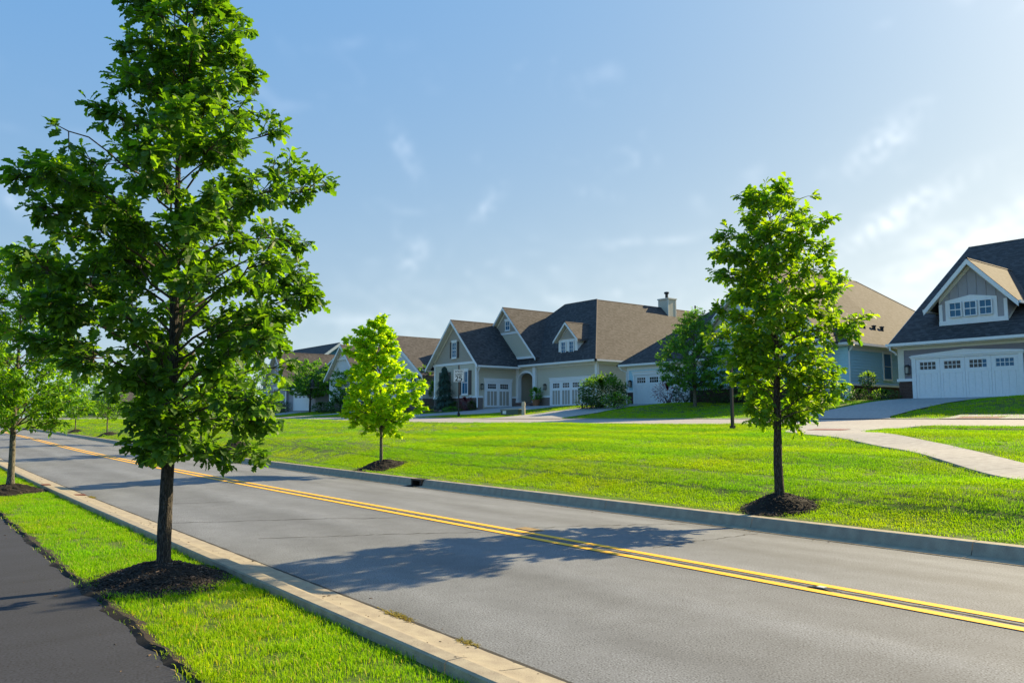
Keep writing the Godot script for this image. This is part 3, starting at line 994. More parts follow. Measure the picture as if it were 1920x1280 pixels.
	# front lawns
	make_tree("lawn_tree", "dark green full tree on the front lawn of the blue house", G(-31.6, 38.6), {
		"prof": [[5.7, 0.3, 0.4], [5.0, 0.8, 1.0], [4.2, 1.3, 1.5], [3.4, 2.0, 1.9], [2.6, 2.3, 2.25], [1.9, 2.1, 2.3], [1.3, 1.6, 1.9], [1.0, 0.9, 1.1]],
		"lean": 0.0, "r0": 0.11, "clear": 1.4, "limbs": 80, "twigs": 26, "twig_len": 0.4, "leaves": 11, "size": 0.14, "kind": "oval", "mats": M.green, "droop": 0.2, "rise": 0.6, "seed": 61, "bark": M.bark_pale})
	make_tree("lawn_tree", "round green tree in front of the white garage door of the far grey house", G(-90.3, 39.6), {
		"prof": [[6.0, 0.8, 0.9], [5.3, 1.9, 1.9], [4.3, 2.6, 2.6], [3.3, 2.9, 2.8], [2.5, 2.6, 2.6], [2.0, 1.4, 1.4]],
		"lean": 0.0, "r0": 0.12, "clear": 1.9, "limbs": 54, "twigs": 12, "twig_len": 0.5, "leaves": 14, "size": 0.24, "kind": "oval", "mats": M.green, "droop": 0.2, "rise": 0.7, "seed": 67, "bark": M.bark})
	make_tree("lawn_tree", "small pale-stemmed tree at the left corner of the tan house", G(-64.8, 40.0), {
		"prof": [[4.2, 0.4, 0.5], [3.5, 1.1, 1.1], [2.8, 1.5, 1.5], [2.0, 1.3, 1.4], [1.4, 0.8, 0.8]],
		"lean": 0.03, "r0": 0.09, "clear": 1.0, "limbs": 36, "twigs": 10, "twig_len": 0.35, "leaves": 13, "size": 0.2, "kind": "oval", "mats": M.green, "droop": 0.2, "rise": 0.9, "seed": 71, "bark": M.bark_pale})
	make_tree("lawn_tree", "loose yellow-flecked bush tree beside the white gabled house", G(-81.3, 39.2), {
		"prof": [[4.4, 0.4, 0.5], [3.6, 1.1, 1.2], [2.6, 1.5, 1.6], [1.6, 1.4, 1.5], [0.8, 0.9, 0.9]],
		"lean": 0.0, "r0": 0.09, "clear": 0.6, "limbs": 36, "twigs": 10, "twig_len": 0.4, "leaves": 12, "size": 0.24, "kind": "oval", "mats": M.green, "droop": 0.2, "rise": 0.8, "seed": 73, "bark": M.bark})
	# dark trees at the end of the road
	var big: Node3D
	var spots := [[-190, 52, 1.0], [-215, 60, 1.15], [-236, 58, 0.95], [-262, 62, 1.2], [-205, 38, 0.62], [-226, 36, 0.55], [-250, 34, 0.7], [-272, 40, 0.9], [-284, 28, 0.8], [-290, 14, 0.9], [-280, 2, 0.9], [-175, 70, 1.1]]
	for i in spots.size():
		var s = spots[i]
		var at := G(s[0], s[1])
		if i == 0:
			big = make_tree("distant_tree", "dark distant tree in the mass beyond the bend of the road", at, {
				"prof": [[12.0, 0.8, 0.8], [10.0, 2.6, 2.5], [7.5, 4.0, 4.2], [5.0, 4.4, 4.3], [3.0, 3.6, 3.8], [1.2, 2.6, 2.4]],
				"lean": 0.0, "r0": 0.25, "clear": 1.6, "limbs": 46, "twigs": 9, "twig_len": 0.9, "leaves": 9, "size": 0.7, "kind": "long", "mats": M.green, "droop": 0.1, "rise": 0.6, "seed": 83, "bark": M.bark}, "dark trees beyond the bend")
		else:
			copy_of(big, "distant_tree", "dark distant tree in the mass beyond the bend of the road", at, i * 67.0, s[2])

# ---------------------------------------------------------------- house pieces
# side 0: a face towards the street (fixed n = c, s runs along x); side 1: a face towards +x (fixed x = c, s runs along n); side 2: towards -x
func S3(side: int, s: float, e: float, c: float, off: float) -> Vector3:
	if side == 0:
		return W(s, e, c - off)
	return W(c + off, e, s) if side == 1 else W(c - off, e, s)

func block(mb: MB, side: int, c: float, s0: float, s1: float, e0: float, e1: float, off0: float, off1: float) -> void:
	mb.box(S3(side, s0, e0, c, off0), S3(side, s1, e1, c, off1))

func span(poly: Array, e: float) -> Vector2:
	var lo := 1e9
	var hi := -1e9
	for i in poly.size():
		var a: Vector2 = poly[i]
		var b: Vector2 = poly[(i + 1) % poly.size()]
		if (a.y - e) * (b.y - e) <= 0.0 and absf(a.y - b.y) > 1e-6:
			var x := lerpf(a.x, b.x, (e - a.y) / (b.y - a.y))
			lo = minf(lo, x); hi = maxf(hi, x)
		elif absf(a.y - e) < 1e-4:
			lo = minf(lo, a.x); hi = maxf(hi, a.x)
	return Vector2(lo, hi)

func siding(mb: MB, side: int, c: float, poly: Array, course := 0.17, proud := 0.038) -> void:   # lapped boards over a convex outline of (s, e)
	var e0 := 1e9
	var e1 := -1e9
	for p in poly:
		e0 = minf(e0, p.y); e1 = maxf(e1, p.y)
	var e := e0
	while e < e1 - 0.01:
		var f := minf(e + course, e1)
		var a := span(poly, e + 0.001)
		var b := span(poly, f - 0.001)
		if a.y >= a.x and b.y >= b.x:
			mb.quad(S3(side, a.x, e, c, proud), S3(side, b.x, f, c, 0.004), S3(side, b.y, f, c, 0.004), S3(side, a.y, e, c, proud))
			mb.quad(S3(side, a.x, e, c, 0.0), S3(side, a.x, e, c, proud), S3(side, a.y, e, c, proud), S3(side, a.y, e, c, 0.0))
		e = f

func masonry(mb: MB, side: int, c: float, s0: float, s1: float, e0: float, e1: float, wide: float, high: float, depth: float, r: RandomNumberGenerator, rough := 0.35) -> void:
	var e := e0
	var row := 0
	while e < e1 - 0.02:
		var h := minf(high * r.randf_range(1.0 - rough * 0.5, 1.0 + rough * 0.5), e1 - e)
		var s := s0 - wide * (0.5 if row % 2 else 0.0) * r.randf_range(0.7, 1.0)
		while s < s1:
			var w := wide * r.randf_range(1.0 - rough, 1.0 + rough)
			var a := maxf(s, s0)
			var b := minf(s + w, s1)
			if b - a > 0.03:
				block(mb, side, c, a + 0.006, b - 0.006, e + 0.006, e + h - 0.006, 0.0, depth * r.randf_range(0.6, 1.2))
			s += w
		e += h
		row += 1

func roof_poly(mb: MB, pts: Array, thick := 0.14) -> void:
	var nrm: Vector3 = (pts[1] - pts[0]).cross(pts[2] - pts[0]).normalized()
	if nrm.y < 0: nrm = -nrm
	var h := Vector3.UP.cross(nrm)
	h = h.normalized() if h.length() > 0.01 else Vector3.RIGHT
	var up := nrm.cross(h)
	var k := pts.size()
	var off := Vector3(0, -thick, 0)
	for i in range(1, k - 1):
		for p in [pts[0], pts[i], pts[i + 1], pts[0] + off, pts[i + 1] + off, pts[i] + off]:
			mb.v.append(p)
	for i in k:
		var j := (i + 1) % k
		for p in [pts[i], pts[i] + off, pts[j] + off, pts[i], pts[j] + off, pts[j]]:
			mb.v.append(p)
	while mb.uv.size() < mb.v.size():
		var p: Vector3 = mb.v[mb.uv.size()] + O
		mb.uv.append(Vector2(p.dot(h), -p.dot(up)))

func ridge_caps(mb: MB, a: Vector3, b: Vector3) -> void:
	var d := (b - a).normalized()
	var s := d.cross(Vector3.UP).normalized() * 0.11
	mb.tube([a + Vector3(0, -0.03, 0), b + Vector3(0, -0.03, 0)], [0.07, 0.07], 6, false)
	mb.uv.clear()

# a hipped roof over x0..x1, n0..n1; returns the ridge
func hip_roof(root: Node, x0: float, x1: float, n0: float, n1: float, e: float, pitch: float, back_caps := true) -> void:
	var mb := MB.new()
	var cap := MB.new()
	var w := x1 - x0
	var d := n1 - n0
	var r := minf(w, d) / 2.0
	var top := e + r * pitch
	var a := W(x0 + r, top, n0 + r)
	var b := W(x1 - r, top, n0 + r) if w > d else W(x0 + r, top, n1 - r)
	var c00 := W(x0, e, n0)
	var c10 := W(x1, e, n0)
	var c11 := W(x1, e, n1)
	var c01 := W(x0, e, n1)
	if w > d:
		roof_poly(mb, [c00, c10, b, a]); roof_poly(mb, [c11, c01, a, b]); roof_poly(mb, [c00, a, c01]); roof_poly(mb, [c10, c11, b])
		for q in ([[c00, a], [c01, a], [c10, b], [c11, b], [a, b]] if back_caps else [[c00, a], [c10, b], [a, b]]): ridge_caps(cap, q[0], q[1])
	else:
		roof_poly(mb, [c00, c10, a]); roof_poly(mb, [c11, c01, b]); roof_poly(mb, [c01, c00, a, b]); roof_poly(mb, [c10, c11, b, a])
		for q in [[c00, a], [c10, a], [c01, b], [c11, b], [a, b]]: ridge_caps(cap, q[0], q[1])
	var o := part("roof", mb, M.roof, root)
	part("ridge_cap", cap, M.roof_cap, o)
	var g := MB.new()      # gutter round the eaves
	for q in [[x0, x1, n0, n0], [x0, x1, n1, n1], [x0, x0, n0, n1], [x1, x1, n0, n1]]:
		var f := 0.07
		g.box(W(q[0] - f, e - 0.15, q[2] - f), W(q[1] + f, e - 0.02, q[3] + f))
	part("gutter", g, M.white, root)
	var sof := MB.new()    # boxed soffit and frieze under them
	sof.box(W(x0 + 0.02, e - 0.2, n0 + 0.02), W(x1 - 0.02, e - 0.155, n1 - 0.02))
	part("soffit", sof, M.cream, root)

# a roof with its ridge running away from the street (or along it), open gable at the near end; trims on the rakes
func gable_roof(root: Node, x0: float, x1: float, n0: float, n1: float, e: float, top: float, along_x := false, trim := 0.2, trim_mat: Material = null, thick := 0.14, soffit := 0.5) -> void:
	var mb := MB.new()
	var cap := MB.new()
	var rk := MB.new()
	var f := 0.03
	if along_x:
		var m := (n0 + n1) / 2.0
		var a := W(x0, top, m)
		var b := W(x1, top, m)
		roof_poly(mb, [W(x0, e, n0), W(x1, e, n0), b, a], thick); roof_poly(mb, [W(x1, e, n1), W(x0, e, n1), a, b], thick)
		ridge_caps(cap, a, b)
		for q in [[x0, -1.0], [x1, 1.0]]:
			for nn in [n0, n1]:
				rk.bar(W(q[0], e - 0.03, nn), W(q[0], top - 0.03, m), Vector3(0.045 * q[1], 0, 0), Vector3(0, -trim, 0))
	else:
		var m := (x0 + x1) / 2.0
		var a := W(m, top, n0)
		var b := W(m, top, n1)
		roof_poly(mb, [W(x0, e, n0), W(x0, e, n1), b, a], thick); roof_poly(mb, [W(x1, e, n1), W(x1, e, n0), a, b], thick)
		ridge_caps(cap, a, b)
		for xx in [x0, x1]:
			rk.bar(W(xx, e - 0.03, n0), W(m, top - 0.03, n0), Vector3(0, 0, 0.045), Vector3(0, -trim, 0))
	var o := part("roof", mb, M.roof, root)
	part("ridge_cap", cap, M.roof_cap, o)
	var sf := MB.new()
	var dn := -thick - 0.012
	if along_x:
		var mm := (n0 + n1) / 2.0
		for q in [[x0, x0 + soffit], [x1 - soffit, x1]]:
			sf.quad(W(q[0], e + dn, n0), W(q[1], e + dn, n0), W(q[1], top + dn, mm), W(q[0], top + dn, mm))
	else:
		var mm := (x0 + x1) / 2.0
		for xx in [x0, x1]:
			sf.quad(W(xx, e + dn, n0), W(xx, e + dn, n0 + soffit), W(mm, top + dn, n0 + soffit), W(mm, top + dn, n0))
	part("rake_soffit", sf, M.cream, root)
	part("rake_board", rk, trim_mat if trim_mat else M.white, root)

func rake_frieze(root: Node, x0: float, x1: float, n: float, e: float, top: float, wide := 0.2) -> void:
	var m := (x0 + x1) / 2.0
	for x in [x0, x1]:
		var mb := MB.new()
		mb.bar(W(x, e, n + 0.02), W(m, top, n + 0.02), Vector3(0, 0, 0.075), Vector3(0, -wide, 0))
		part("frieze_board", mb, M.cream, root)

func wall_block(root: Node, m: Material, x0: float, x1: float, n0: float, n1: float, e0: float, e1: float) -> void:
	var mb := MB.new()
	mb.box(W(x0, e0, n0), W(x1, e1, n1))
	part("wall", mb, m, root)

func gable_wall(root: Node, m: Material, x0: float, x1: float, n0: float, n1: float, e0: float, top: float) -> void:
	var mb := MB.new()
	mb.prism([W(x0, e0, n0), W(x1, e0, n0), W((x0 + x1) / 2.0, top, n0)], Vector3(0, 0, -(n1 - n0)))
	part("gable", mb, m, root)

func trim_box(root: Node, called: String, m: Material, side: int, c: float, list: Array) -> MeshInstance3D:
	var mb := MB.new()
	for q in list:
		block(mb, side, c, q[0], q[1], q[2], q[3], -0.01, q[4] if q.size() > 4 else 0.045)
	return part(called, mb, m, root)

# a window with frame, sill, head, muntins; every pane a sub-part
func window(root: Node, side: int, c: float, s0: float, s1: float, e0: float, e1: float, cols: int, rows: int, frame := 0.1, shutter := 0.0, head := true) -> void:
	c += 0.03 if side == 1 else -0.03      # clear of the siding's laps
	var mb := MB.new()
	block(mb, side, c, s0 - frame, s0, e0 - frame, e1 + frame, 0.0, 0.07)
	block(mb, side, c, s1, s1 + frame, e0 - frame, e1 + frame, 0.0, 0.07)
	block(mb, side, c, s0, s1, e1, e1 + frame, 0.0, 0.068)
	block(mb, side, c, s0, s1, e0 - frame, e0, 0.0, 0.068)
	if head:
		block(mb, side, c, s0 - frame - 0.05, s1 + frame + 0.05, e1 + frame, e1 + frame + 0.16, 0.0, 0.09)
		block(mb, side, c, s0 - frame - 0.04, s1 + frame + 0.04, e0 - frame - 0.07, e0 - frame, 0.0, 0.11)
	var bar := 0.022
	for i in range(1, cols):
		var s := lerpf(s0, s1, float(i) / cols)
		block(mb, side, c, s - bar / 2, s + bar / 2, e0, e1, 0.03, 0.056)
	for j in range(1, rows):
		var e := lerpf(e0, e1, float(j) / rows)
		var bb := bar * (2.2 if j * 2 == rows and rows > 1 and cols > 1 else 1.0)
		block(mb, side, c, s0, s1, e - bb / 2, e + bb / 2, 0.03, 0.0575)
	var o := part("window", mb, M.white, root)
	for i in cols:
		for j in rows:
			var p := MB.new()
			block(p, side, c, lerpf(s0, s1, float(i) / cols) + 0.004, lerpf(s0, s1, float(i + 1) / cols) - 0.004, lerpf(e0, e1, float(j) / rows) + 0.004, lerpf(e0, e1, float(j + 1) / rows) - 0.004, 0.026, 0.034)
			part("pane", p, M.glass, o)
	if shutter > 0.0:
		for q in [[s0 - frame - shutter, s0 - frame - 0.01], [s1 + frame + 0.01, s1 + frame + shutter]]:
			var sh := MB.new()
			block(sh, side, c, q[0], q[1], e0 - frame, e1 + frame, 0.0, 0.05)
			var k := 3
			for i in k:
				block(sh, side, c, lerpf(q[0], q[1], (i + 0.12) / k), lerpf(q[0], q[1], (i + 0.88) / k), e0 - frame + 0.04, e1 + frame - 0.04, 0.05, 0.065)
			part("shutter", sh, M.shutter, root)

# an overhead garage door: windows in the top row, boards below
func garage_door(root: Node, side: int, c: float, s0: float, s1: float, e0: float, e1: float, bays: int, boards: int, board_mat: Material, proud: bool, case := 0.16, head := 0.24) -> void:
	c += 0.03 if side == 1 else -0.03
	var fr := MB.new()
	block(fr, side, c, s0 - case, s0, e0, e1 + 0.02, 0.0, 0.075)
	block(fr, side, c, s1, s1 + case, e0, e1 + 0.02, 0.0, 0.075)
	block(fr, side, c, s0 - case - 0.04, s1 + case + 0.04, e1 + 0.02, e1 + head, 0.0, 0.09)
	block(fr, side, c, s0 - case - 0.09, s1 + case + 0.09, e1 + head, e1 + head + 0.06, 0.0, 0.13)
	part("door_casing", fr, M.white, root)
	var mb := MB.new()
	block(mb, side, c, s0 + 0.003, s1 - 0.003, e0 + 0.01, e1 + 0.018, 0.0, 0.012)
	var door := part("garage_door", mb, M.white, root)
	var bw := (s1 - s0) / bays
	var hgt := e1 - e0
	var wy0 := e0 + hgt * 0.73
	var wy1 := e0 + hgt * 0.92
	var st := MB.new()
	for b in bays:
		var a := s0 + bw * b
		var z := a + bw
		block(st, side, c, a + 0.006, a + bw * 0.11, e0 + 0.012, e1 + 0.01, 0.012, 0.036)
		block(st, side, c, z - bw * 0.11, z - 0.006, e0 + 0.012, e1 + 0.01, 0.012, 0.036)
		block(st, side, c, a + bw * 0.11, z - bw * 0.11, e0 + 0.012, e0 + hgt * 0.07, 0.012, 0.0355)
		block(st, side, c, a + bw * 0.11, z - bw * 0.11, e0 + hgt * 0.63, wy0, 0.012, 0.0355)
		block(st, side, c, a + bw * 0.11, z - bw * 0.11, wy1, e1 + 0.01, 0.012, 0.0355)
		# window: back, bars and panes
		var ws0 := a + bw * 0.17
		var ws1 := z - bw * 0.17
		block(st, side, c, a + bw * 0.11, ws0, wy0, wy1, 0.012, 0.035)
		block(st, side, c, ws1, z - bw * 0.11, wy0, wy1, 0.012, 0.035)
		for i in range(1, 4):
			var s := lerpf(ws0, ws1, i / 4.0)
			block(st, side, c, s - 0.014, s + 0.014, wy0, wy1, 0.02, 0.033)
		block(st, side, c, ws0, ws1, (wy0 + wy1) / 2 - 0.014, (wy0 + wy1) / 2 + 0.014, 0.02, 0.0335)
		for i in 4:
			for j in 2:
				var p := MB.new()
				block(p, side, c, lerpf(ws0, ws1, i / 4.0) + 0.014, lerpf(ws0, ws1, (i + 1) / 4.0) - 0.014, lerpf(wy0, wy1, j / 2.0) + 0.01, lerpf(wy0, wy1, (j + 1) / 2.0) - 0.01, 0.0125, 0.018)
				part("pane", p, M.glass if bays == 4 and b * 4 + i > 10 and proud else M.glass_dark, door)
		for i in boards:
			var ba := lerpf(a + bw * 0.11, z - bw * 0.11, float(i) / boards)
			var bz := lerpf(a + bw * 0.11, z - bw * 0.11, float(i + 1) / boards)
			var p := MB.new()
			var gap := 0.015 if proud else bw * 0.03
			block(p, side, c, ba + (gap if i > 0 or proud else 0.0), bz - (gap if i < boards - 1 or proud else 0.0), e0 + hgt * 0.07 + 0.001, e0 + hgt * 0.63 - 0.001, 0.0125, 0.027)
			part("panel", p, board_mat, door)
			if not proud and i > 0:
				block(st, side, c, ba - gap + 0.002, ba + gap - 0.002, e0 + hgt * 0.07, e0 + hgt * 0.63, 0.012, 0.034)
	part("stile", st, M.white, door)

func lantern(root: Node, side: int, c: float, s: float, e: float) -> void:
	var mb := MB.new()
	block(mb, side, c, s - 0.05, s + 0.05, e - 0.15, e + 0.15, 0.0, 0.03)
	block(mb, side, c, s - 0.015, s + 0.015, e + 0.1, e + 0.13, 0.03, 0.16)
	block(mb, side, c, s - 0.11, s + 0.11, e + 0.14, e + 0.19, 0.05, 0.27)
	block(mb, side, c, s - 0.07, s + 0.07, e + 0.19, e + 0.25, 0.09, 0.23)
	block(mb, side, c, s - 0.1, s + 0.1, e - 0.24, e - 0.2, 0.06, 0.26)
	for q in [[-0.09, 0.07], [0.07, 0.07], [-0.09, 0.23], [0.07, 0.23]]:
		block(mb, side, c, s + q[0], s + q[0] + 0.02, e - 0.2, e + 0.14, q[1], q[1] + 0.02)
	var o := part("lantern", mb, M.metal_dark, root)
	var g := MB.new()
	block(g, side, c, s - 0.07, s + 0.07, e - 0.19, e + 0.13, 0.085, 0.235)
	part("lamp_glass", g, M.lamp_glass, o)

func downspout(root: Node, pts: Array) -> void:
	var mb := MB.new()
	var rad := []
	for p in pts: rad.append(0.05)
	mb.tube(pts, rad, 8, false)
	part("downspout", mb, M.white, root)

# a small gabled dormer standing on a roof slope that faces the street
func dormer(root: Node, x0: float, x1: float, n0: float, n1: float, e0: float, eave: float, top: float, wall_m: Material, gable_m: Material, over := 0.35, trim := 0.18) -> void:
	var mb := MB.new()
	mb.box(W(x0, e0, n0), W(x1, eave, n1))
	var mid := (x0 + x1) / 2.0
	var slope := (top - eave) / ((x1 - x0) / 2.0 + over)
	var peak := eave + slope * (x1 - x0) / 2.0
	mb.prism([W(x0, eave, n0), W(x1, eave, n0), W(mid, peak, n0)], Vector3(0, 0, -(n1 - n0)))
	part("dormer", mb, wall_m, root)
	gable_roof(root, x0 - over, x1 + over, n0 - 0.3, n1 + 2.0, eave, top, false, trim)
	var g := MB.new()
	siding(g, 0, n0, [Vector2(x0 + 0.1, eave + 0.1), Vector2(x1 - 0.1, eave + 0.1), Vector2(mid, peak - 0.12)], 0.15)
	part("gable_siding", g, gable_m, root, "stuff")

# ---------------------------------------------------------------- the houses
func build_houses() -> void:
	tan_house()
	grey_house()
	blue_house()
	white_house()
	gabled_house()
	far_grey_house()
	far_blue_house()
	navy_house()

func masonry_part(root: Node, called: String, m: Material, list: Array, wide: float, high: float, depth: float, seed_: int, rough := 0.35) -> void:
	var r := RandomNumberGenerator.new()
	r.seed = seed_
	var mb := MB.new()
	for q in list:   # [side, c, s0, s1, e0, e1]
		var back := MB.new()
		block(back, q[0], q[1], q[2], q[3], q[4], q[5], -0.02, 0.02)
		masonry(mb, q[0], q[1] , q[2], q[3], q[4], q[5], wide, high, depth, r, rough)
		part("mortar_bed", back, M.mortar, root)
	part(called, mb, m, root, "stuff")

func tan_house() -> void:
	var h := thing("tan_house", "tan and taupe house with two garages, steep gables and brown roof, above the speed sign", "house", Vector3(-53, 2.5, -46))
	# left wing
	wall_block(h, M.tan, -61.4, -54.8, 38.8, 52, 2.3, 6.6)
	gable_wall(h, M.taupe, -61.4, -54.8, 38.8, 50, 6.6, 9.9)
	var mb := MB.new()
	siding(mb, 0, 38.8, [Vector2(-61.4, 3.5), Vector2(-54.8, 3.5), Vector2(-54.8, 6.25), Vector2(-61.4, 6.25)])
	siding(mb, 1, -54.8, [Vector2(38.8, 3.5), Vector2(43.2, 3.5), Vector2(43.2, 6.1), Vector2(38.8, 6.1)])
	siding(mb, 0, 43.2, [Vector2(-52.1, 3.5), Vector2(-44.9, 3.5), Vector2(-44.9, 6.1), Vector2(-52.1, 6.1)])
	siding(mb, 1, -44.9, [Vector2(43.2, 3.5), Vector2(64, 3.5), Vector2(64, 6.1), Vector2(43.2, 6.1)])
	siding(mb, 0, 43.12, [Vector2(-56.7, 6.95), Vector2(-52.45, 6.95), Vector2(-54.45, 9.05), Vector2(-58.45, 9.05)])
	part("siding", mb, M.tan, h, "stuff")
	mb = MB.new()
	siding(mb, 0, 38.8, [Vector2(-61.25, 6.45), Vector2(-54.95, 6.45), Vector2(-58.1, 9.75)])
	siding(mb, 0, 43.12, [Vector2(-58.25, 9.25), Vector2(-54.65, 9.25), Vector2(-56.45, 11.0)])
	part("gable_siding", mb, M.taupe, h, "stuff")
	trim_box(h, "trim", M.white, 0, 38.8, [[-61.42, -61.2, 3.3, 6.25], [-55.0, -54.78, 3.3, 6.25], [-61.6, -54.6, 6.25, 6.45, 0.06], [-61.45, -54.75, 3.36, 3.5, 0.1]])
	trim_box(h, "trim", M.white, 1, -54.8, [[38.76, 38.98, 3.3, 6.1], [42.98, 43.16, 3.3, 6.1], [38.98, 42.98, 5.85, 6.1, 0.04], [38.78, 39.42, 3.36, 3.5, 0.1], [42.52, 43.16, 3.36, 3.5, 0.1]])
	trim_box(h, "trim", M.white, 0, 43.2, [[-52.1, -50.45, 3.36, 3.5, 0.1], [-45.1, -44.88, 2.6, 6.1], [-52.08, -45.1, 5.85, 6.1, 0.04]])
	trim_box(h, "trim", M.white, 1, -44.9, [[43.16, 43.38, 2.6, 6.1], [43.4, 64, 5.85, 6.1, 0.04], [43.38, 64, 3.36, 3.5, 0.1]])
	masonry_part(h, "stone", M.stone, [[0, 38.8, -61.4, -54.8, 2.35, 3.36], [1, -54.8, 38.8, 39.43, 2.35, 3.36], [1, -54.8, 42.52, 43.2, 2.35, 3.36], [0, 43.2, -52.1, -50.45, 2.35, 3.36], [1, -44.9, 43.4, 64.0, 2.35, 3.36]], 0.34, 0.17, 0.06, 5, 0.6)
	window(h, 0, 38.8, -60.0, -59.25, 3.75, 5.6, 2, 2, 0.1, 0.42)
	window(h, 0, 38.8, -56.85, -56.05, 3.75, 5.6, 2, 2, 0.1, 0.42)
	window(h, 0, 38.8, -58.42, -57.83, 6.95, 8.2, 2, 4, 0.08, 0.3)
	rake_frieze(h, -61.4, -54.8, 38.8, 6.7, 9.98, 0.26)
	gable_roof(h, -62.2, -54.0, 38.3, 50.5, 6.05, 10.2, false, 0.24)
	for q in [[-54.05, -53.9, 43.0], [-62.3, -62.15, 46.0]]:
		var g := MB.new()
		g.box(W(q[0], 5.9, 38.35), W(q[1], 6.03, q[2]))
		part("gutter", g, M.white, h)
	for q in [[-54.78, -54.05, 42.7], [-62.15, -61.35, 46.0]]:
		var sof := MB.new()
		sof.box(W(q[0], 5.86, 38.5), W(q[1], 5.9, q[2]))
		part("soffit", sof, M.cream, h)
	downspout(h, [W(-54.0, 5.92, 38.55), W(-54.3, 5.6, 38.65), W(-54.68, 5.4, 38.72), W(-54.7, 3.5, 38.72), W(-54.55, 3.3, 38.68), W(-54.55, 2.55, 38.68)])
	downspout(h, [W(-44.5, 6.05, 42.8), W(-44.7, 5.8, 43.05), W(-44.82, 5.6, 43.1), W(-44.82, 2.6, 43.1)])
	garage_door(h, 1, -54.8, 39.7, 42.3, 2.58, 4.72, 2, 3, M.taupe, false)
	lantern(h, 1, -54.8, 39.25, 4.3)
	# right block and porch
	wall_block(h, M.tan, -52.1, -44.9, 43.2, 64, 2.3, 6.15)
	wall_block(h, M.tan, -54.8, -52.1, 45.0, 62, 2.3, 6.15)
	garage_door(h, 0, 43.2, -50.25, -45.45, 2.62, 4.66, 4, 3, M.taupe, false)
	lantern(h, 0, 43.2, -51.0, 4.25)
	mb = MB.new()     # porch: steps, posts, arch
	mb.box(W(-54.75, 2.3, 45.0), W(-52.15, 2.98, 42.9))
	mb.box(W(-54.5, 2.3, 42.9), W(-52.4, 2.8, 42.55))
	part("porch_step", mb, M.stone_dark, h)
	mb = MB.new()
	for q in [[-54.78, -54.45], [-52.5, -52.12]]:
		mb = MB.new()
		mb.box(W(q[0], 2.6, 42.95), W(q[1], 6.0, 43.3))
		mb.box(W(q[0] - 0.04, 2.98, 42.9), W(q[1] + 0.04, 3.15, 43.34))
		part("porch_post", mb, M.white, h)
	mb = MB.new()
	var arch := MB.new()
	for i in 14:
		var a := PI * i / 14.0
		var b := PI * (i + 1) / 14.0
		var p := Vector2(-53.475 - cos(a) * 0.975, 5.0 + 0.55 * sin(a))
		var q := Vector2(-53.475 - cos(b) * 0.975, 5.0 + 0.55 * sin(b))
		mb.hexa([W(p.x, p.y, 43.05), W(q.x, q.y, 43.05), W(q.x, q.y, 43.25), W(p.x, p.y, 43.25), W(p.x, 5.98, 43.05), W(q.x, 5.98, 43.05), W(q.x, 5.98, 43.25), W(p.x, 5.98, 43.25)])
		arch.hexa([W(p.x, p.y - 0.02, 42.98), W(q.x, q.y - 0.02, 42.98), W(q.x, q.y - 0.02, 43.3), W(p.x, p.y - 0.02, 43.3), W(p.x, p.y + 0.16, 42.98), W(q.x, q.y + 0.16, 42.98), W(q.x, q.y + 0.16, 43.3), W(p.x, p.y + 0.16, 43.3)])
	part("porch_header", mb, M.tan, h)
	part("porch_arch", arch, M.white, h)
	mb = MB.new()
	block(mb, 0, 45.0, -53.75, -52.75, 2.98, 5.1, 0.0, 0.05)
	for q in [[-53.65, -53.28], [-53.22, -52.85]]:
		block(mb, 0, 45.0, q[0], q[1], 3.1, 3.9, 0.05, 0.07)
	var dr := part("front_door", mb, M.door_red, h)
	mb = MB.new()
	block(mb, 0, 45.0, -53.6, -52.9, 4.1, 4.95, 0.05, 0.062)
	part("pane", mb, M.glass, dr)
	trim_box(h, "door_casing", M.white, 0, 45.0, [[-53.92, -53.75, 2.98, 5.3, 0.06], [-52.75, -52.6, 2.98, 5.3, 0.06], [-53.75, -52.75, 5.1, 5.3, 0.06]])
	# main roofs, steep front gable, dormer, chimney
	hip_roof(h, -60.4, -44.5, 42.7, 54.4, 6.2, 1.0, false)
	hip_roof(h, -56.2, -44.53, 42.74, 67.0, 6.17, 1.0)
	mb = MB.new()
	mb.prism([W(-60.55, 6.9, 43.12), W(-52.35, 6.9, 43.12), W(-56.45, 11.1, 43.12)], Vector3(0, 0, -5))
	part("gable", mb, M.taupe, h)
	rake_frieze(h, -60.5, -52.4, 43.12, 7.05, 11.2, 0.24)
	gable_roof(h, -61.05, -51.85, 42.75, 51.0, 6.75, 11.5, false, 0.22)
	trim_box(h, "trim", M.white, 0, 43.12, [[-58.3, -54.4, 9.05, 9.25, 0.06], [-56.7, -52.2, 6.75, 6.95, 0.06]])
	window(h, 0, 43.12, -56.35, -55.8, 9.48, 10.2, 2, 2, 0.08)
	dormer(h, -49.85, -47.55, 43.6, 47, 6.3, 8.0, 9.5, M.white, M.taupe)
	window(h, 0, 43.6, -49.4, -48.95, 6.95, 7.85, 2, 3, 0.07, 0.0, false)
	window(h, 0, 43.6, -48.42, -47.97, 6.95, 7.85, 2, 3, 0.07, 0.0, false)
	mb = MB.new()
	mb.box(W(-50.7, 11.0, 56.9), W(-49.5, 12.75, 58.0))
	var ch := part("chimney", mb, M.tan, h)
	mb = MB.new()
	mb.box(W(-50.78, 12.75, 56.82), W(-49.42, 12.86, 58.08))
	for q in [[-50.72, 56.88], [-49.6, 56.88], [-49.6, 57.9], [-50.72, 57.9]]:
		mb.box(W(q[0], 11.0, q[1]), W(q[0] + 0.12, 12.74, q[1] + 0.12))
	part("chimney_trim", mb, M.cream, ch)
	mb = MB.new()
	mb.tube([W(-50.1, 12.86, 57.4), W(-50.1, 13.35, 57.4)], [0.14, 0.14], 12, false)
